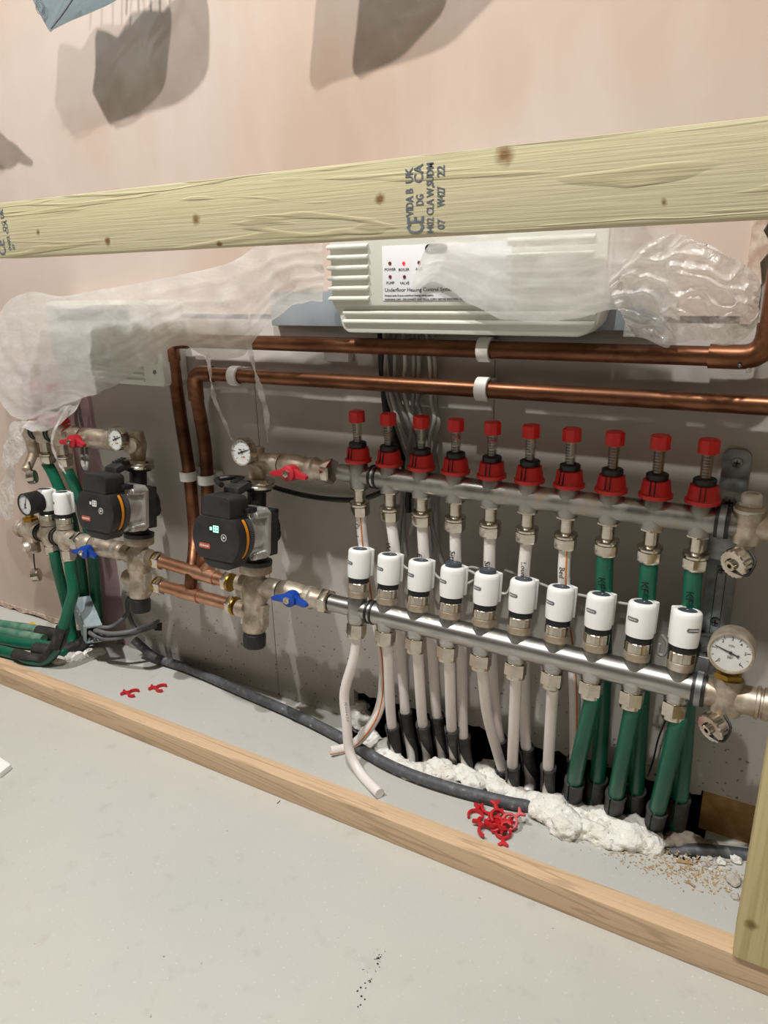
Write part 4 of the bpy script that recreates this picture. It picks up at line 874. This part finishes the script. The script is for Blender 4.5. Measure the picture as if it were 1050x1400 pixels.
def valve(name, label, x0, x1, y, z, hub, mat, nutx, wing=(1,0,0), ax=(0,-1,.1), left=True):
    t = thing('ball_valve',label,'valve',((x0+x1)/2,y,z-.017))
    d = x1-x0
    m = M().lathe([(.0150,0),(.0165,.002),(.0168,d*.20),(.0150,d*.22),(.0150,d*.25),(.0178,d*.28),(.0185,d*.45),(.0172,d*.62),(.0150,d*.66),(.0150,d*.70),(.0175,d*.72),(.0180,d*.80),(.0150,d*.82),(.0142,d*.84),(.0142,d)],(x0,y,z),X,26)
    m.build('body','dusty nickel',t)
    M().lathe([(.0150,0),(.0158,.0006),(.0158,.0022),(.0150,.0028)],(x0+d*.235,y,z),X,24).build('seal_ring','dusty black',t)
    m = M().lathe([(.0168,0),(.0200,.0012),(.0200,.0125),(.0160,.0145)],(nutx,y,z),X,6); m.build('union_nut','nickel',t,bevel=.0010,ang=25)
    h = V(hub); M().cyl((h.x,y,z),h,.0066,14).build('spindle','dusty nickel',t)
    lever(t,hub,ax,wing,mat); return t
XC,XD = -.1815,-.452
YD = -.022
mixr = make_mixing((XC,YL,ZL),'dusty nickel mixing valve with black cap under the right pump')
mixl = dup(mixr,(XD,YD,ZL),'dusty nickel mixing valve with black cap under the left pump')
pumpr = make_pump((XC,YL,ZL),'black and silver circulation pump with lit green display, nearer the long manifold')
pumpl = dup(pumpr,(XD,YD,ZL),'black and silver circulation pump in front of the two-port manifold at the left')
for f in pumpl.children:
    for d in f.children:
        if d.name.startswith('display_lit'): d.data = d.data.copy(); d.data.materials[0] = MAT['clip white']; d['label'] = 'unlit pale display'
for q in (mixr,mixl): q['group'] = 'mixing valves'
for q in (pumpr,pumpl): q['group'] = 'circulation pumps'
valve('v','nickel ball valve with blue butterfly lever joining the right mixing valve to the long manifold',-.158,-.050,YL,ZL,(-0.0831,-0.068,0.2802),'blue',-.052)
valve('v','nickel ball valve with red butterfly lever between the temperature gauge and the long manifold',-.162,-.052,0,ZU,(-0.0936,-0.036,0.4638),'lever red',-.056)
valve('v','nickel ball valve with blue butterfly lever joining the left mixing valve to the two-port manifold',-.605,-.474,YD,ZL,(-0.5496,-0.058,0.27),'blue',-.620)
valve('v','nickel ball valve with red butterfly lever at the top of the two-port manifold',-.618,-.474,0,ZU+.004,(-0.5635,-0.036,0.4677),'lever red',-.622)
def top_elbow(loc, label, stem_to, right=False):
    t = thing('pump_elbow',label,'pipe fitting',loc,rot=(TILT,0,0)); B = lambda m,n,mat,p=t,**k: m.build(n,mat,p,local=True,**k)
    m = M().lathe([(.0135,.165),(.0135,.184),(.0150,.190),(.0155,.200),(.0140,.209),(.0108,.213),(.0106,.219),(.0095,.2205)],(0,0,0),Z,26)
    m.cyl((0,0,.198),(.022,0,.200),.0138,22) if right else m.cyl((0,0,.198),(-.026,0,.200),.0138,22)
    m.cyl((0,0,.202),(0,-.020,.204),.0105,18); B(m,'body','dusty nickel')
    if not right: B(M().lathe([(.0105,0),(.0105,.020),(.0125,.022),(.0125,.034),(.0115,.036)],(.004,-.010,.199),(.55,-.80,0),22),'plug','dusty nickel')
    B(M().lathe([(.0235,.1555),(.0272,.157),(.0278,.1605),(.0262,.1630),(.0262,.1650),(.0278,.1670),(.0270,.1715),(.0235,.1730),(.0150,.1735)],(0,0,0),Z,36),'union_ring','nickel')
    return t
top_elbow((XC,YL,ZL),'dusty nickel elbow on top of the right pump',None,True)
top_elbow((XD,YD,ZL),'dusty nickel elbow on top of the left pump',None)
def tgauge(c, r, label, stem_to):
    g = dial_gauge('temperature_gauge',label,c,r,.013,20,'nickel',13,(('bar  °C',.0,.10,.0042,'ink'),('0-80',.1,-.42,.0040,'logo red')),ax=(-.05,-.99,.08))
    M().cyl(V(c)+V((0,.012,0)),stem_to,.0075,14).build('stem','dusty nickel',g); return g
tgauge((-0.1714,-0.047,0.4895),.0205,'small round temperature gauge with white dial on top of the right pump',(XC+.002,-.012,ZU+.006))
tgauge((-0.4411,-0.047,0.4853),.0200,'small round temperature gauge with white dial on top of the left pump',(XD-.012,-.008,ZU+.010))

# ---------------------------------------------------------------- two-port manifold at the left
LX = (-.695,-.645)
f2 = thing('flow_manifold','short two-port upper manifold with red caps half hidden by polythene','manifold',(-.67,0,ZU))
m = M().cyl((-.745,0,ZU+.004),(-.618,0,ZU+.004),.0150,24)
for x in LX: port_body(m,(x,0,ZU+.004),Z,.0158)
port_body(m,(-.733,0,ZU+.004),Z,.0160,.020); m.build('bar','dusty nickel',f2)
for x in (-.670,-.714): rings(f2,x,0,ZU+.004,r=.0175)
for x in LX: flow_fitting(f2,(x,0,ZU+.004))
for i,x in enumerate(LX): q = dup(meter,(x,0,ZU+.004),('left','right')[i]+' red flow meter showing through torn polythene on the short manifold'); q['group'] = 'flow meters on the two-port manifold'
def loose_cap(par, base, cap, mid):
    M().tube(spline([base,mid,cap],6),.0014,8).build('rubber_strap','black',par)
    ax = V((-.80,-.55,-.10)).normalized(); M().lathe([(.0112,.008),(.0132,.007),(.0138,-.004),(.0125,-.006),(.0,-.0062)],cap,ax,26,knurl=.0009,cap=False).build('loose_cap','nickel',par,ang=30)
    M().lathe([(.0112,.0078),(.0100,.0075),(.0098,-.003),(.0,-.003)],cap,ax,20,cap=False).build('cap_inside','dusty black',par)
m = M().cyl((-.735,0,ZU-.012),(-.735,0,ZU-.048),.0115,18); m.cyl((-.735,0,ZU-.040),(-0.7232,-0.03,0.396),.0088,16); m.build('drain_cock','dusty nickel',f2)
loose_cap(f2,(-0.7127,-0.028,0.4124),(-0.7017,-0.034,0.3866),(-0.7023,-0.034,0.4036))
r2 = thing('return_manifold','short two-port lower manifold carrying two white actuators','manifold',(-.675,YD,ZL))
LR = (-.700,-.651)
m = M().cyl((-.775,YD,ZL),(-.618,YD,ZL),.0158,24); m.lathe([(.0158,0),(.0185,.002),(.0185,.008),(.0158,.010)],(-.790,YD,ZL),X,22); m.cyl((-.79,YD,ZL),(-.77,YD,ZL),.0145,22)
for x in LR: port_body(m,(x,YD,ZL),Z,.0160)
port_body(m,(-.752,YD,ZL),Z,.0170,.021); m.build('bar','dusty nickel',r2)
for x in (-.676,-.724): rings(r2,x,YD,ZL,r=.0180)
def rf_world(par,o):
    o = V(o); s = M().lathe([(.0125,-.016),(.0125,-.0225)],o,Z,22).build('port_fitting','nickel',par)
    m = M().lathe([(.0120,-.0215),(.0148,-.0225),(.0148,-.0385),(.0120,-.0425),(.009,-.0427)],o,Z,6); m.lathe([(.0131,-.038),(.0131,-.0432),(.0095,-.0436)],o,Z,20); m.build('compression_nut','nickel',s,ang=25)
for x in LR: rf_world(r2,(x,YD,ZL))
m = M().lathe([(.0130,.019),(.0155,.020),(.0155,.026),(.0110,.028)],(-.752,YD,ZL),Z,6); m.lathe([(.008,.027),(.008,.036)],(-.752,YD,ZL),Z,16); m.build('brass_bush','brass',r2,ang=25)
m = M().cyl((-.755,YD,ZL-.012),(-.755,YD,ZL-.046),.0112,18); m.cyl((-.755,YD,ZL-.036),(-0.7216,-0.06,0.2506),.0088,16); m.lathe([(.0105,-.004),(.0105,.004)],(-0.7257,-0.056,0.2486),V((-.5,-.85,-.1)),18); m.build('drain_cock','dusty nickel',r2)
loose_cap(r2,(-0.7182,-0.05,0.2341),(-0.7217,-0.05,0.1887),(-0.7146,-0.055,0.2136))
for i,x in enumerate(LR):
    q = dup(act,(x,YD,ZL),('white drum actuator beside the black pressure gauge on the two-port manifold','white drum actuator touching the left pump on the two-port manifold')[i],rot=(TILT*.6,0,0)); q['group'] = 'white actuators on the two-port manifold'
dial_gauge('pressure_gauge','round black pressure gauge with white dial at the left end of the two-port manifold',(-0.7039,-0.058,0.3383),.0215,.030,70,'black',11,(('bar',0,-.35,.005,'ink'),),ax=(-.02,-.99,.05))
# green pipes of the two-port manifold
pipe([(-0.7033,0,0.4069),(-0.6963,0.004,0.3878),(-0.6869,0.006,0.3592),(-0.6724,0.01,0.308),(-0.6723,0.014,0.2303),(-0.6817,0.02,0.1565),(-0.7048,0.03,0.0713),(-0.7234,0.036,0.0125)],GR,'pipe green','left green flow pipe of the two-port manifold')
pipe([(-0.6439,0,0.3976),(-0.6384,0.004,0.3729),(-0.6341,0.012,0.3276),(-0.6338,0.018,0.2508),(-0.6597,0.03,0.1423),(-0.6814,0.036,0.057),(-0.6998,0.036,0.0148)],GR,'pipe green','right green flow pipe of the two-port manifold')
pipe([(-0.6893,-0.026,0.2337),(-0.6913,-0.024,0.2017),(-0.6998,-0.016,0.1576),(-0.7084,-0.006,0.103),(-0.7211,0.002,0.0463),(-0.7113,-0.0103,0.012),(-0.7101,-0.0356,0.013),(-0.7706,-0.0323,0.013),(-0.8214,-0.0478,0.013),(-0.9415,-0.0692,0.013)],GR,'pipe green','green return pipe bending along the floor to the left edge')
gp = pipe([(-0.6469,-0.026,0.2214),(-0.6432,-0.03,0.1976),(-0.6371,-0.036,0.1643),(-0.6487,-0.046,0.1255),(-0.6593,-0.056,0.0911),(-0.6728,-0.07,0.0512),(-0.7118,-0.0716,0.014),(-0.7457,-0.0839,0.013),(-0.792,-0.0845,0.013),(-0.8766,-0.0938,0.013)],GR,'pipe green','green return pipe in a black bend support nearest the floor batten')
sp = spline([(-0.6593,-0.056,0.0911),(-0.6728,-0.07,0.0512),(-0.7118,-0.0716,0.014),(-0.7457,-0.0839,0.013),(-0.7865,-0.085,0.013)],12)
def sleeve(c, r, label, ref, half=60):
    t = thing('bend_support',label,'pipe support',tuple(c[-1]),'black pipe bend supports')
    def prof(s):
        h = math.radians(8 if s < .25 else half); L = []
        for i in range(15): a = math.pi+(math.pi-h)*(1-2*i/14); L.append(((r+.0028)*math.cos(a),(r+.0028)*math.sin(a)))
        for i in range(14,-1,-1): a = math.pi+(math.pi-h)*(1-2*i/14); L.append(((r+.0004)*math.cos(a),(r+.0004)*math.sin(a)))
        return L
    M().tube(c,0,prof=prof,ref=ref).build('channel','support',t); return t
sleeve(sp,GR,'black bend support around the green pipe nearest the floor batten',(.9,-.3,-.5))
for pts,lab in (([(-1.015,-0.023,0.014),(-0.9453,-0.0157,0.014),(-0.8663,0.0012,0.014),(-0.8129,0.0094,0.014)],'dusty green pipe lying on the floor, furthest back at the left edge'),([(-0.9784,-0.0461,0.013),(-0.9141,-0.0364,0.013),(-0.8546,-0.0248,0.013),(-0.7936,-0.0156,0.013)],'dusty green pipe lying on the floor, second from the wall at the left edge')):
    pipe(pts,GR*.95,'dusty green',lab)
for pts,lab in (([(-0.8363,0.0013,0.014),(-0.791,0.0094,0.014),(-0.7401,0.0129,0.016),(-0.7132,0.03,0.0248),(-0.7069,0.032,0.0529)],'grey brown bend support behind the junction box, upper'),([(-0.7714,-0.0521,0.014),(-0.7329,-0.0426,0.014),(-0.7081,-0.023,0.014),(-0.6951,0.0033,0.018),(-0.6787,0.012,0.0382)],'grey brown bend support behind the junction box, lower')):
    t = thing('bend_support',lab,'pipe support',pts[0],'grey bend supports'); M().tube(spline(pts,8),GR+.0028,14).build('channel','support',t)
# ---------------------------------------------------------------- cables
tag(M().tube(spline([(-0.5611,0.0266,0.05),(-0.5465,0.0346,0.03),(-0.5161,0.0398,0.012),(-0.4273,0.0402,0.011),(-0.2864,0.026,0.011),(-0.1605,0.0134,0.011),(-0.0419,-0.0063,0.011),(0.0536,-0.0291,0.011),(0.1431,-0.033,0.011),(0.242,-0.0214,0.01),(.275,-.010,.006),(.315,.006,-.012),(.40,.006,-.014),(.455,.008,-.012),(.492,.020,.001),(0.5466,0.0373,0.004),(0.5719,0.0411,0.004)],8),.0085,14).build('conduit','conduit'),'dark grey dusty conduit lying along the foot of the wall','conduit')
o,a,b,c = V((-0.6904,0,0.1256)),V((-0.619,-0.035,0.0925)),V((-0.6523,0.01,0.1343)),V((-0.6351,-0.03,0.0492))
e1 = a-o; e2 = b-o; e3 = (c-a)
jb = thing('junction_box','light grey plastic cable junction box hanging beside the green pipes at the left','junction box',tuple(o+(e1+e2)*.5+e3))
M().obox(o,e1,e2,e3*.12).build('lid','box grey',jb,bevel=.0012)
wt = .07
m = M().obox(o+e3*.1,e1,e2*wt,e3*.9); m.obox(o+e3*.1+e2*(1-wt),e1,e2*wt,e3*.9); m.obox(o+e3*.93,e1,e2,e3*.07); m.obox(o+e3*.1,e1*.06,e2,e3*.9)
m.build('shell','box grey',jb)
m = M()
for k in range(5): m.obox(o+e1*(.10+.19*k)+e3*(.25 if k%2 else .12)-e2*.05,e1*.07,e2*.06,e3*(.72 if k%2 else .85))
m.build('side_rib','box grey',jb)
M().obox(o+e1*.55+e3*.2+e2*.1,e1*.3,e2*.8,e3*.7).build('inside','dusty black',jb)
en = o+e1*.85+e2*.5+e3*.6
def cable(pts, r, mat, label, n=7): return tag(M().tube(spline(pts,n),r,10).build('cable',mat),label,'cable')
cable([en,(-0.6067,-0.035,0.0811),(-0.5698,-0.03,0.0766),(-0.5283,-0.02,0.0867),(-0.5111,0.01,0.0893),(-0.5137,0.045,0.082)],.0042,'cable dark','dark grey cable from junction box to wall hole, lower of the pair')
cable([en+e2*.2,(-0.5874,-0.035,0.0921),(-0.5565,-0.03,0.0909),(-0.5159,-0.02,0.0991),(-0.5034,0.01,0.099),(-0.5057,0.045,0.0935)],.0042,'cable dark','dark grey cable from junction box to wall hole, upper of the pair')
cable([en+e2*.3,(-0.5819,-0.03,0.0974),(-0.5625,-0.02,0.0989),(-0.5442,-0.005,0.1136),(-0.5502,0.02,0.1232),(-0.5591,0.04,0.1286),(-0.594,0.055,0.1213),(-0.6012,0.054,0.1005),(-0.5894,0.05,0.0719),(-0.5724,0.05,0.0494)],.0042,'cable dark','dark grey cable looping up from the junction box behind the left mixing valve')
tag(M().obox((-0.5357,0.0585,0.0608),(.020,0,.004),(0,.003,0),(.004,0,.018)).build('wall_hole','void'),'dark hole in the grey board where the grey cables enter','hole')
CBW = [[(0.0251,0.04,0.6597),(0.0254,0.044,0.6219),(0.0258,0.048,0.5912),(0.04,0.04,0.5522),(0.0511,0.044,0.5105),(0.0649,0.048,0.4682),(0.0732,0.04,0.4166),(0.0585,0.044,0.3681)],
 [(0.0332,0.04,0.6598),(0.0239,0.044,0.6119),(0.0242,0.048,0.5706),(0.0454,0.04,0.5318),(0.0603,0.044,0.5008),(0.0479,0.048,0.4444),(0.0466,0.04,0.4017),(0.0396,0.044,0.3418)],
 [(0.0423,0.04,0.66),(0.039,0.044,0.6125),(0.0374,0.048,0.5816),(0.0539,0.04,0.548),(0.0675,0.044,0.512),(0.0742,0.048,0.4584),(0.0847,0.04,0.3849),(0.0872,0.044,0.3384)],
 [(0.0546,0.04,0.6602),(0.0552,0.044,0.618),(0.0502,0.048,0.5823),(0.0653,0.04,0.5437),(0.0778,0.044,0.5129),(0.0905,0.048,0.4603),(0.0919,0.04,0.4082),(0.0944,0.044,0.3397)],
 [(0.0701,0.04,0.6604),(0.0686,0.044,0.6136),(0.0649,0.048,0.5679),(0.0663,0.04,0.5334),(0.0551,0.044,0.4681),(0.0497,0.048,0.4111),(0.0511,0.04,0.3797),(0.0531,0.044,0.3324)],
 [(0.0756,0.04,0.6605),(0.0765,0.044,0.6139),(0.0717,0.048,0.5683),(0.0813,0.04,0.5448),(0.0755,0.044,0.5127),(0.0811,0.048,0.4484),(0.0988,0.04,0.3871),(0.1133,0.044,0.3316)],
 [(0.0898,0.04,0.6607),(0.093,0.044,0.6145),(0.0931,0.048,0.5696),(0.1014,0.04,0.5463),(0.0926,0.044,0.5142),(0.0847,0.048,0.4596),(0.0732,0.04,0.4166),(0.0597,0.044,0.3683)],
 [(0.0983,0.04,0.6608),(0.1006,0.044,0.6148),(0.0998,0.048,0.565),(0.108,0.04,0.5367),(0.0994,0.044,0.5044),(0.1042,0.048,0.4512),(0.1035,0.04,0.4099),(0.1062,0.044,0.3532)]]
for i in range(8): cable([V(q) for q in CBW[i]],.0030,'cable grey' if i%3 else 'cable pale','thin grey cable behind the flow meters, %s of the bundle from the left'%ORD[i])
cable([(0.0148,0.05,0.6588),(0.0149,0.05,0.621),(0.0164,0.05,0.5905),(0.0222,0.05,0.5388),(0.0392,0.05,0.4921),(0.0518,0.05,0.4553),(0.0534,0.05,0.3997)],.0055,'black','thick black cable at the left of the hanging grey bundle')
for i,(pts,lab) in enumerate((([(0.0506,0.03,0.3253),(0.0652,0.03,0.3186),(0.0953,0.03,0.3312),(0.1129,0.03,0.3138),(0.1475,0.03,0.3092),(0.1752,0.03,0.326)],'pale lead drooping behind the first five actuators'),([(0.1518,0.035,0.333),(0.1675,0.035,0.3281),(0.1832,0.035,0.3144),(0.2117,0.035,0.3068),(0.2218,0.035,0.3222),(0.234,0.035,0.3333)],'pale lead drooping behind the middle actuators'),([(0.2069,0.045,0.3385),(0.2389,0.045,0.3325),(0.2802,0.045,0.3234),(0.3197,0.045,0.322),(0.3623,0.045,0.3216),(0.4116,0.045,0.3241)],'pale lead crossing behind the right actuators'),([(0.0963,0.045,0.3682),(0.1057,0.045,0.3471),(0.1128,0.045,0.3311),(0.1349,0.045,0.3261),(0.1632,0.045,0.3336),(0.1965,0.045,0.3243)],'pale lead running up from the fourth actuator'),([(0.4247,0,0.3114),(0.4315,0,0.3013),(0.4296,0,0.2858),(0.4228,0,0.2861),(0.4233,0,0.2992)],'pale lead curling beside the ninth actuator'))):
    cable(pts,.0021,'cable pale',lab)
cable([(-0.1949,-0.07,0.4423),(-0.2185,-0.055,0.4424),(-0.2217,-0.045,0.4418),(-0.2086,-0.03,0.4418),(-0.2127,0.02,0.425),(-0.1781,0.04,0.4094),(-0.1246,0.045,0.4027),(-0.0692,0.045,0.404),(-0.0226,0.045,0.4114),(0.0149,0.047,0.4271)],.0042,'black','black mains cable of the right pump running behind the red valve')
cable([(-0.5189,-0.055,0.4288),(-0.5557,-0.03,0.4294),(-0.6263,0.026,0.4373),(-0.6437,0.036,0.4786),(-0.6459,0.04,0.5083)],.0034,'cable grey','grey cable rising from the left pump plug')
cable([(-0.5223,-0.05,0.4246),(-0.5565,-0.02,0.4297),(-0.6231,0.034,0.4499),(-0.6431,0.046,0.4908),(-0.6415,0.045,0.5188)],.0028,'cable grey','thin grey cable rising beside the left pump plug')
cable([(0.4347,0.05,0.1638),(0.4294,0.04,0.14),(0.4272,0.03,0.1114),(0.4241,0.02,0.094)],.0012,'black','thin black wire slanting behind the two right green return pipes')
# ---------------------------------------------------------------- expanding foam
def foam(blobs, label, mat='foam', seed=0):
    bm = bmesh.new(); allv = []
    for (p,r,sc) in blobs:
        r_ = bmesh.ops.create_icosphere(bm,subdivisions=4,radius=r); vs_ = r_['verts']
        for v in vs_:
            q = v.co.copy(); q = V((q.x*sc[0],q.y*sc[1],q.z*sc[2])); w_ = V(p)+q
            d = noise.noise(w_*42+V((seed,0,0)))*.36+(.5-abs(noise.noise(w_*70+V((3,seed,0)))))*.34-.05+noise.noise(w_*150)*.14+.09*noise.noise(w_*320)
            v.co = V(p)+q*(1+d)
            if v.co.z < -.02: v.co.z = -.02
    me = bpy.data.meshes.new('expanding_foam'); bmesh.ops.recalc_face_normals(bm,faces=bm.faces); bm.to_mesh(me); bm.free(); me.shade_smooth(); me.materials.append(MAT[mat])
    o = bpy.data.objects.new('expanding_foam',me); C.objects.link(o); return tag(o,label,'foam')
def line(pts, r, n, jit=.35, sc=(1.2,1,.8), dz=0):
    c = spline(pts,6); out = []
    for k in range(n):
        p = c[int(k*(len(c)-1)/max(1,n-1))]; q = r*(1+random.uniform(-jit,jit)); out.append((p+V((random.uniform(-.004,.004),random.uniform(-.006,.006),dz+q*.15)),q,sc))
    return out
foam(line([(-0.0549,0.06,0.0015),(-0.0603,0.075,0.0203),(-0.0399,0.06,0.0063)],.017,4)+line([(-0.0212,0.0332,0),(0.015,0.0146,0),(0.0625,-0.0103,0),(0.1024,-0.0128,0),(0.1258,0.0035,0),(0.1491,0.012,0)],.0140,18)+line([(0.0738,-0.024,0),(0.14,-0.0005,0)],.011,7),'white expanding foam clump in front of the left white pipes',seed=1)
foam(line([(0.1617,0.011,0),(0.1895,0.0107,0),(0.2197,0.0084,0),(0.2432,0.0065,0),(0.2597,-0.0021,0)],.0145,13)+line([(0.1894,0.0372,0),(0.2011,0.0319,0)],.014,3),'white expanding foam clump under the middle white pipes',seed=2)
foam(line([(0.2555,0.0096,0),(0.2774,0.0039,0),(0.2949,-0.0002,0),(0.3113,-0.0015,0)],.0150,10)+line([(0.3043,-0.0071,0.004),(0.3221,-0.0106,0.004),(0.33,-0.0229,0.002)],.0175,9)+line([(0.3236,-0.0079,0),(0.3549,-0.0102,0),(0.3886,-0.006,0),(0.4191,-0.0002,0),(0.4409,0.0041,0)],.0168,22)+line([(0.3294,0.0082,0),(0.3647,0.0108,0),(0.3995,0.0106,0),(0.4322,0.0159,0)],.0150,16),'large lumpy bead of white expanding foam under the green pipes',seed=3)
foam(line([(0.4353,0.0145,0),(0.4594,0.0215,0),(0.486,0.0283,0),(0.5063,0.0319,0)],.0125,9,sc=(1.3,1,.6)),'dirty grey foam lump at the right end of the foam bead','dirty foam',seed=4)
foam(line([(-0.7064,-0.0513,0),(-0.6921,-0.0274,0),(-0.6741,-0.0114,0),(-0.6593,0.0131,0)],.012,8,sc=(1.3,1,.75)),'white expanding foam heap on the floor below the junction box','foam',seed=5)
# ---------------------------------------------------------------- red pipe clips
def red_clip(c, ang, tiltx=0, tilty=0, s=1.0):
    out = []
    for k in range(17): a = math.radians(-128+256*k/16); out.append((.0118*math.cos(a),.0118*math.sin(a)))
    for k in range(16,-1,-1): a = math.radians(-128+256*k/16); out.append((.0083*math.cos(a),.0083*math.sin(a)))
    m = M().prism([(p*s,q*s) for p,q in out],(0,0,0),X,Y,(0,0,.0052))
    m.prism([(p*s,q*s) for p,q in ((.0105,-.0030),(.0165,-.0022),(.0215,-.0075),(.0240,-.0060),(.0212,0),(.0240,.0060),(.0215,.0075),(.0165,.0022),(.0105,.0030))],(0,0,0),X,Y,(0,0,.0052))
    mx = Matrix.Translation(V(c))@Matrix.Rotation(tilty,4,'Y')@Matrix.Rotation(tiltx,4,'X')@Matrix.Rotation(ang,4,'Z')
    return m.xf(mx).build('red_clip','clip red',bevel=.0007)
tag(red_clip((-0.4706,-0.0632,0.001),math.radians(-158)),'single red plastic pipe clip lying nearer the batten of the two loose ones','clip')
tag(red_clip((-0.4372,-0.0262,0.001),math.radians(-158)),'single red plastic pipe clip lying nearer the wall of the two loose ones','clip')
PILE = [(0,100,.0,0,.001,'red clip open to the batten at the left of the pile'),(0,-60,.15,.1,.003,'red clip pointing to the pipes at the back of the pile'),(0,150,.0,.15,.003,'red clip lying flat at the front left of the pile'),(0,20,.35,-.2,.006,'red clip tilted in the middle of the pile'),(0,-100,.2,.3,.007,'red clip tilted at the back right of the pile'),
 (0,60,.6,.1,.009,'red clip standing steepest at the right of the pile'),(0,-70,.1,.0,.001,'red clip with its tail to the viewer at the front right of the pile'),(0,130,.3,.4,.012,'red clip lying across the top of the pile'),(0,-20,-.2,.2,.009,'red clip lying over the centre of the pile'),(0,170,-.2,-.3,.012,'topmost red clip at the right of the pile')]
PILEW = [(0.2132,-0.0601,0.001),(0.2244,-0.0385,0.003),(0.2378,-0.0828,0.003),(0.2462,-0.0664,0.006),(0.2523,-0.0485,0.007),(0.2622,-0.0554,0.009),(0.2591,-0.072,0.001),(0.2452,-0.0587,0.012),(0.2405,-0.0686,0.009),(0.2618,-0.0688,0.012)]
for k,(px,a,tx,ty,z,lab) in enumerate(PILE): o = red_clip(PILEW[k],math.radians(a),tx,ty); tag(o,lab,'clip','pile of red pipe clips')
# ---------------------------------------------------------------- rubble
def flakes(n, place, smin, smax, mat, label, name):
    m = M()
    for k in range(n):
        p = place(); s = random.uniform(smin,smax); a = random.uniform(0,6.28); e = V((math.cos(a),math.sin(a),random.uniform(-.1,.25)))*s; f = V((-math.sin(a),math.cos(a),random.uniform(-.1,.2)))*s*random.uniform(.25,.8)
        m.obox(V(p)+V((0,0,.0001)),e,f,V((0,0,s*random.uniform(.15,.4))))
    o = m.build(name,mat,flat=True); return tag(o,label,'rubble',None,'stuff')
PSM = ((0.2013,-0.301,0),(0.2106,-0.375,0))
def g(cx, cy, sx, sy): return lambda: (cx+random.gauss(0,sx),cy+random.gauss(0,sy),0)
q = (0.4995,-0.0069,0)
flakes(620,g(q[0]-.01,q[1]-.007,.036,.017),.0006,.0032,'chip','wood chips and sawdust scattered on the floor at the right end','wood_chips')
flakes(260,g(q[0]-.07,q[1]-.022,.045,.013),.0006,.0028,'chip','fine sawdust scattered in front of the foam bead','sawdust')
flakes(120,g(q[0]+.012,q[1]+.006,.028,.012),.0015,.0060,'rubble','grey plaster crumbs along the wall at the right end','plaster_crumbs')
flakes(26,g(-.40,-.01,.16,.03),.0006,.0022,'rubble','small pale crumbs near the conduit','plaster_crumbs')
flakes(70,lambda:(random.uniform(-.6,.6),random.uniform(-.65,-.17),0),.0005,.0022,'rubble','tiny crumbs scattered over the open floor','floor_grit')
flakes(34,lambda:(.05+random.uniform(-.016,.016)*0+.16*random.random()*0+.205+random.gauss(0,.004),-.31-.001,0) if False else (lambda t:(PSM[0][0]+(PSM[1][0]-PSM[0][0])*t+random.gauss(0,.0035),PSM[0][1]+(PSM[1][1]-PSM[0][1])*t+random.gauss(0,.002),0))(random.random()),.0006,.0022,'ink','black scuff of grit on the open floor','black_grit')
def lump(p, s, mat, label, sc=(1,1,.6)):
    m = M().sphere(V(p)+V((0,0,s*sc[2]*.8)),s,10,6,sc)
    for i,v in enumerate(m.v): m.v[i] = v+(v-V(p)).normalized()*s*.5*noise.noise(v*260)
    return tag(m.build('rubble_lump',mat),label,'rubble')
lump((0.541,-0.0137,0),.0095,'rubble','largest plaster lump against the timber post'); lump((0.5404,0.0247,0),.0075,'foam','white foam crumb beside the timber post'); lump((0.5233,0.0128,0),.0065,'foam','white foam crumb left of the timber post'); lump((0.5059,-0.0021,0),.0045,'rubble','small plaster lump in the sawdust'); lump((0.5447,-0.0382,0),.0045,'rubble','brown plaster crumb at the foot of the timber post')
tag(M().obox((0.4747,-0.0132,0.001),(.018,.004,.001),(-.002,.004,0),(0,0,.0012)).build('wood_splinter','chip'),'longest wood splinter in the sawdust','splinter')
tag(M().obox((0.4892,-0.0415,0.001),(.010,-.004,.001),(.001,.002,0),(0,0,.001)).build('wood_splinter','chip'),'short wood splinter nearest the batten','splinter')
for a,b,lab in (((-0.0529,-0.1704,0),(-0.0529,-0.1635,0),'short dark nail on the open floor'),):
    tag(M().tube([V(a)+Z*.0006,V(b)+Z*.0006],.0005,6).build('nail','ink'),lab,'nail')
tag(M().obox((-0.9066,0.0144,0.002),(.028,-.006,.002),(.006,.016,.004),(0,0,.003)).build('yellow_scrap','orange_scrap' if False else 'yellow'),'small yellow plastic scrap behind the green pipes at the left','scrap')
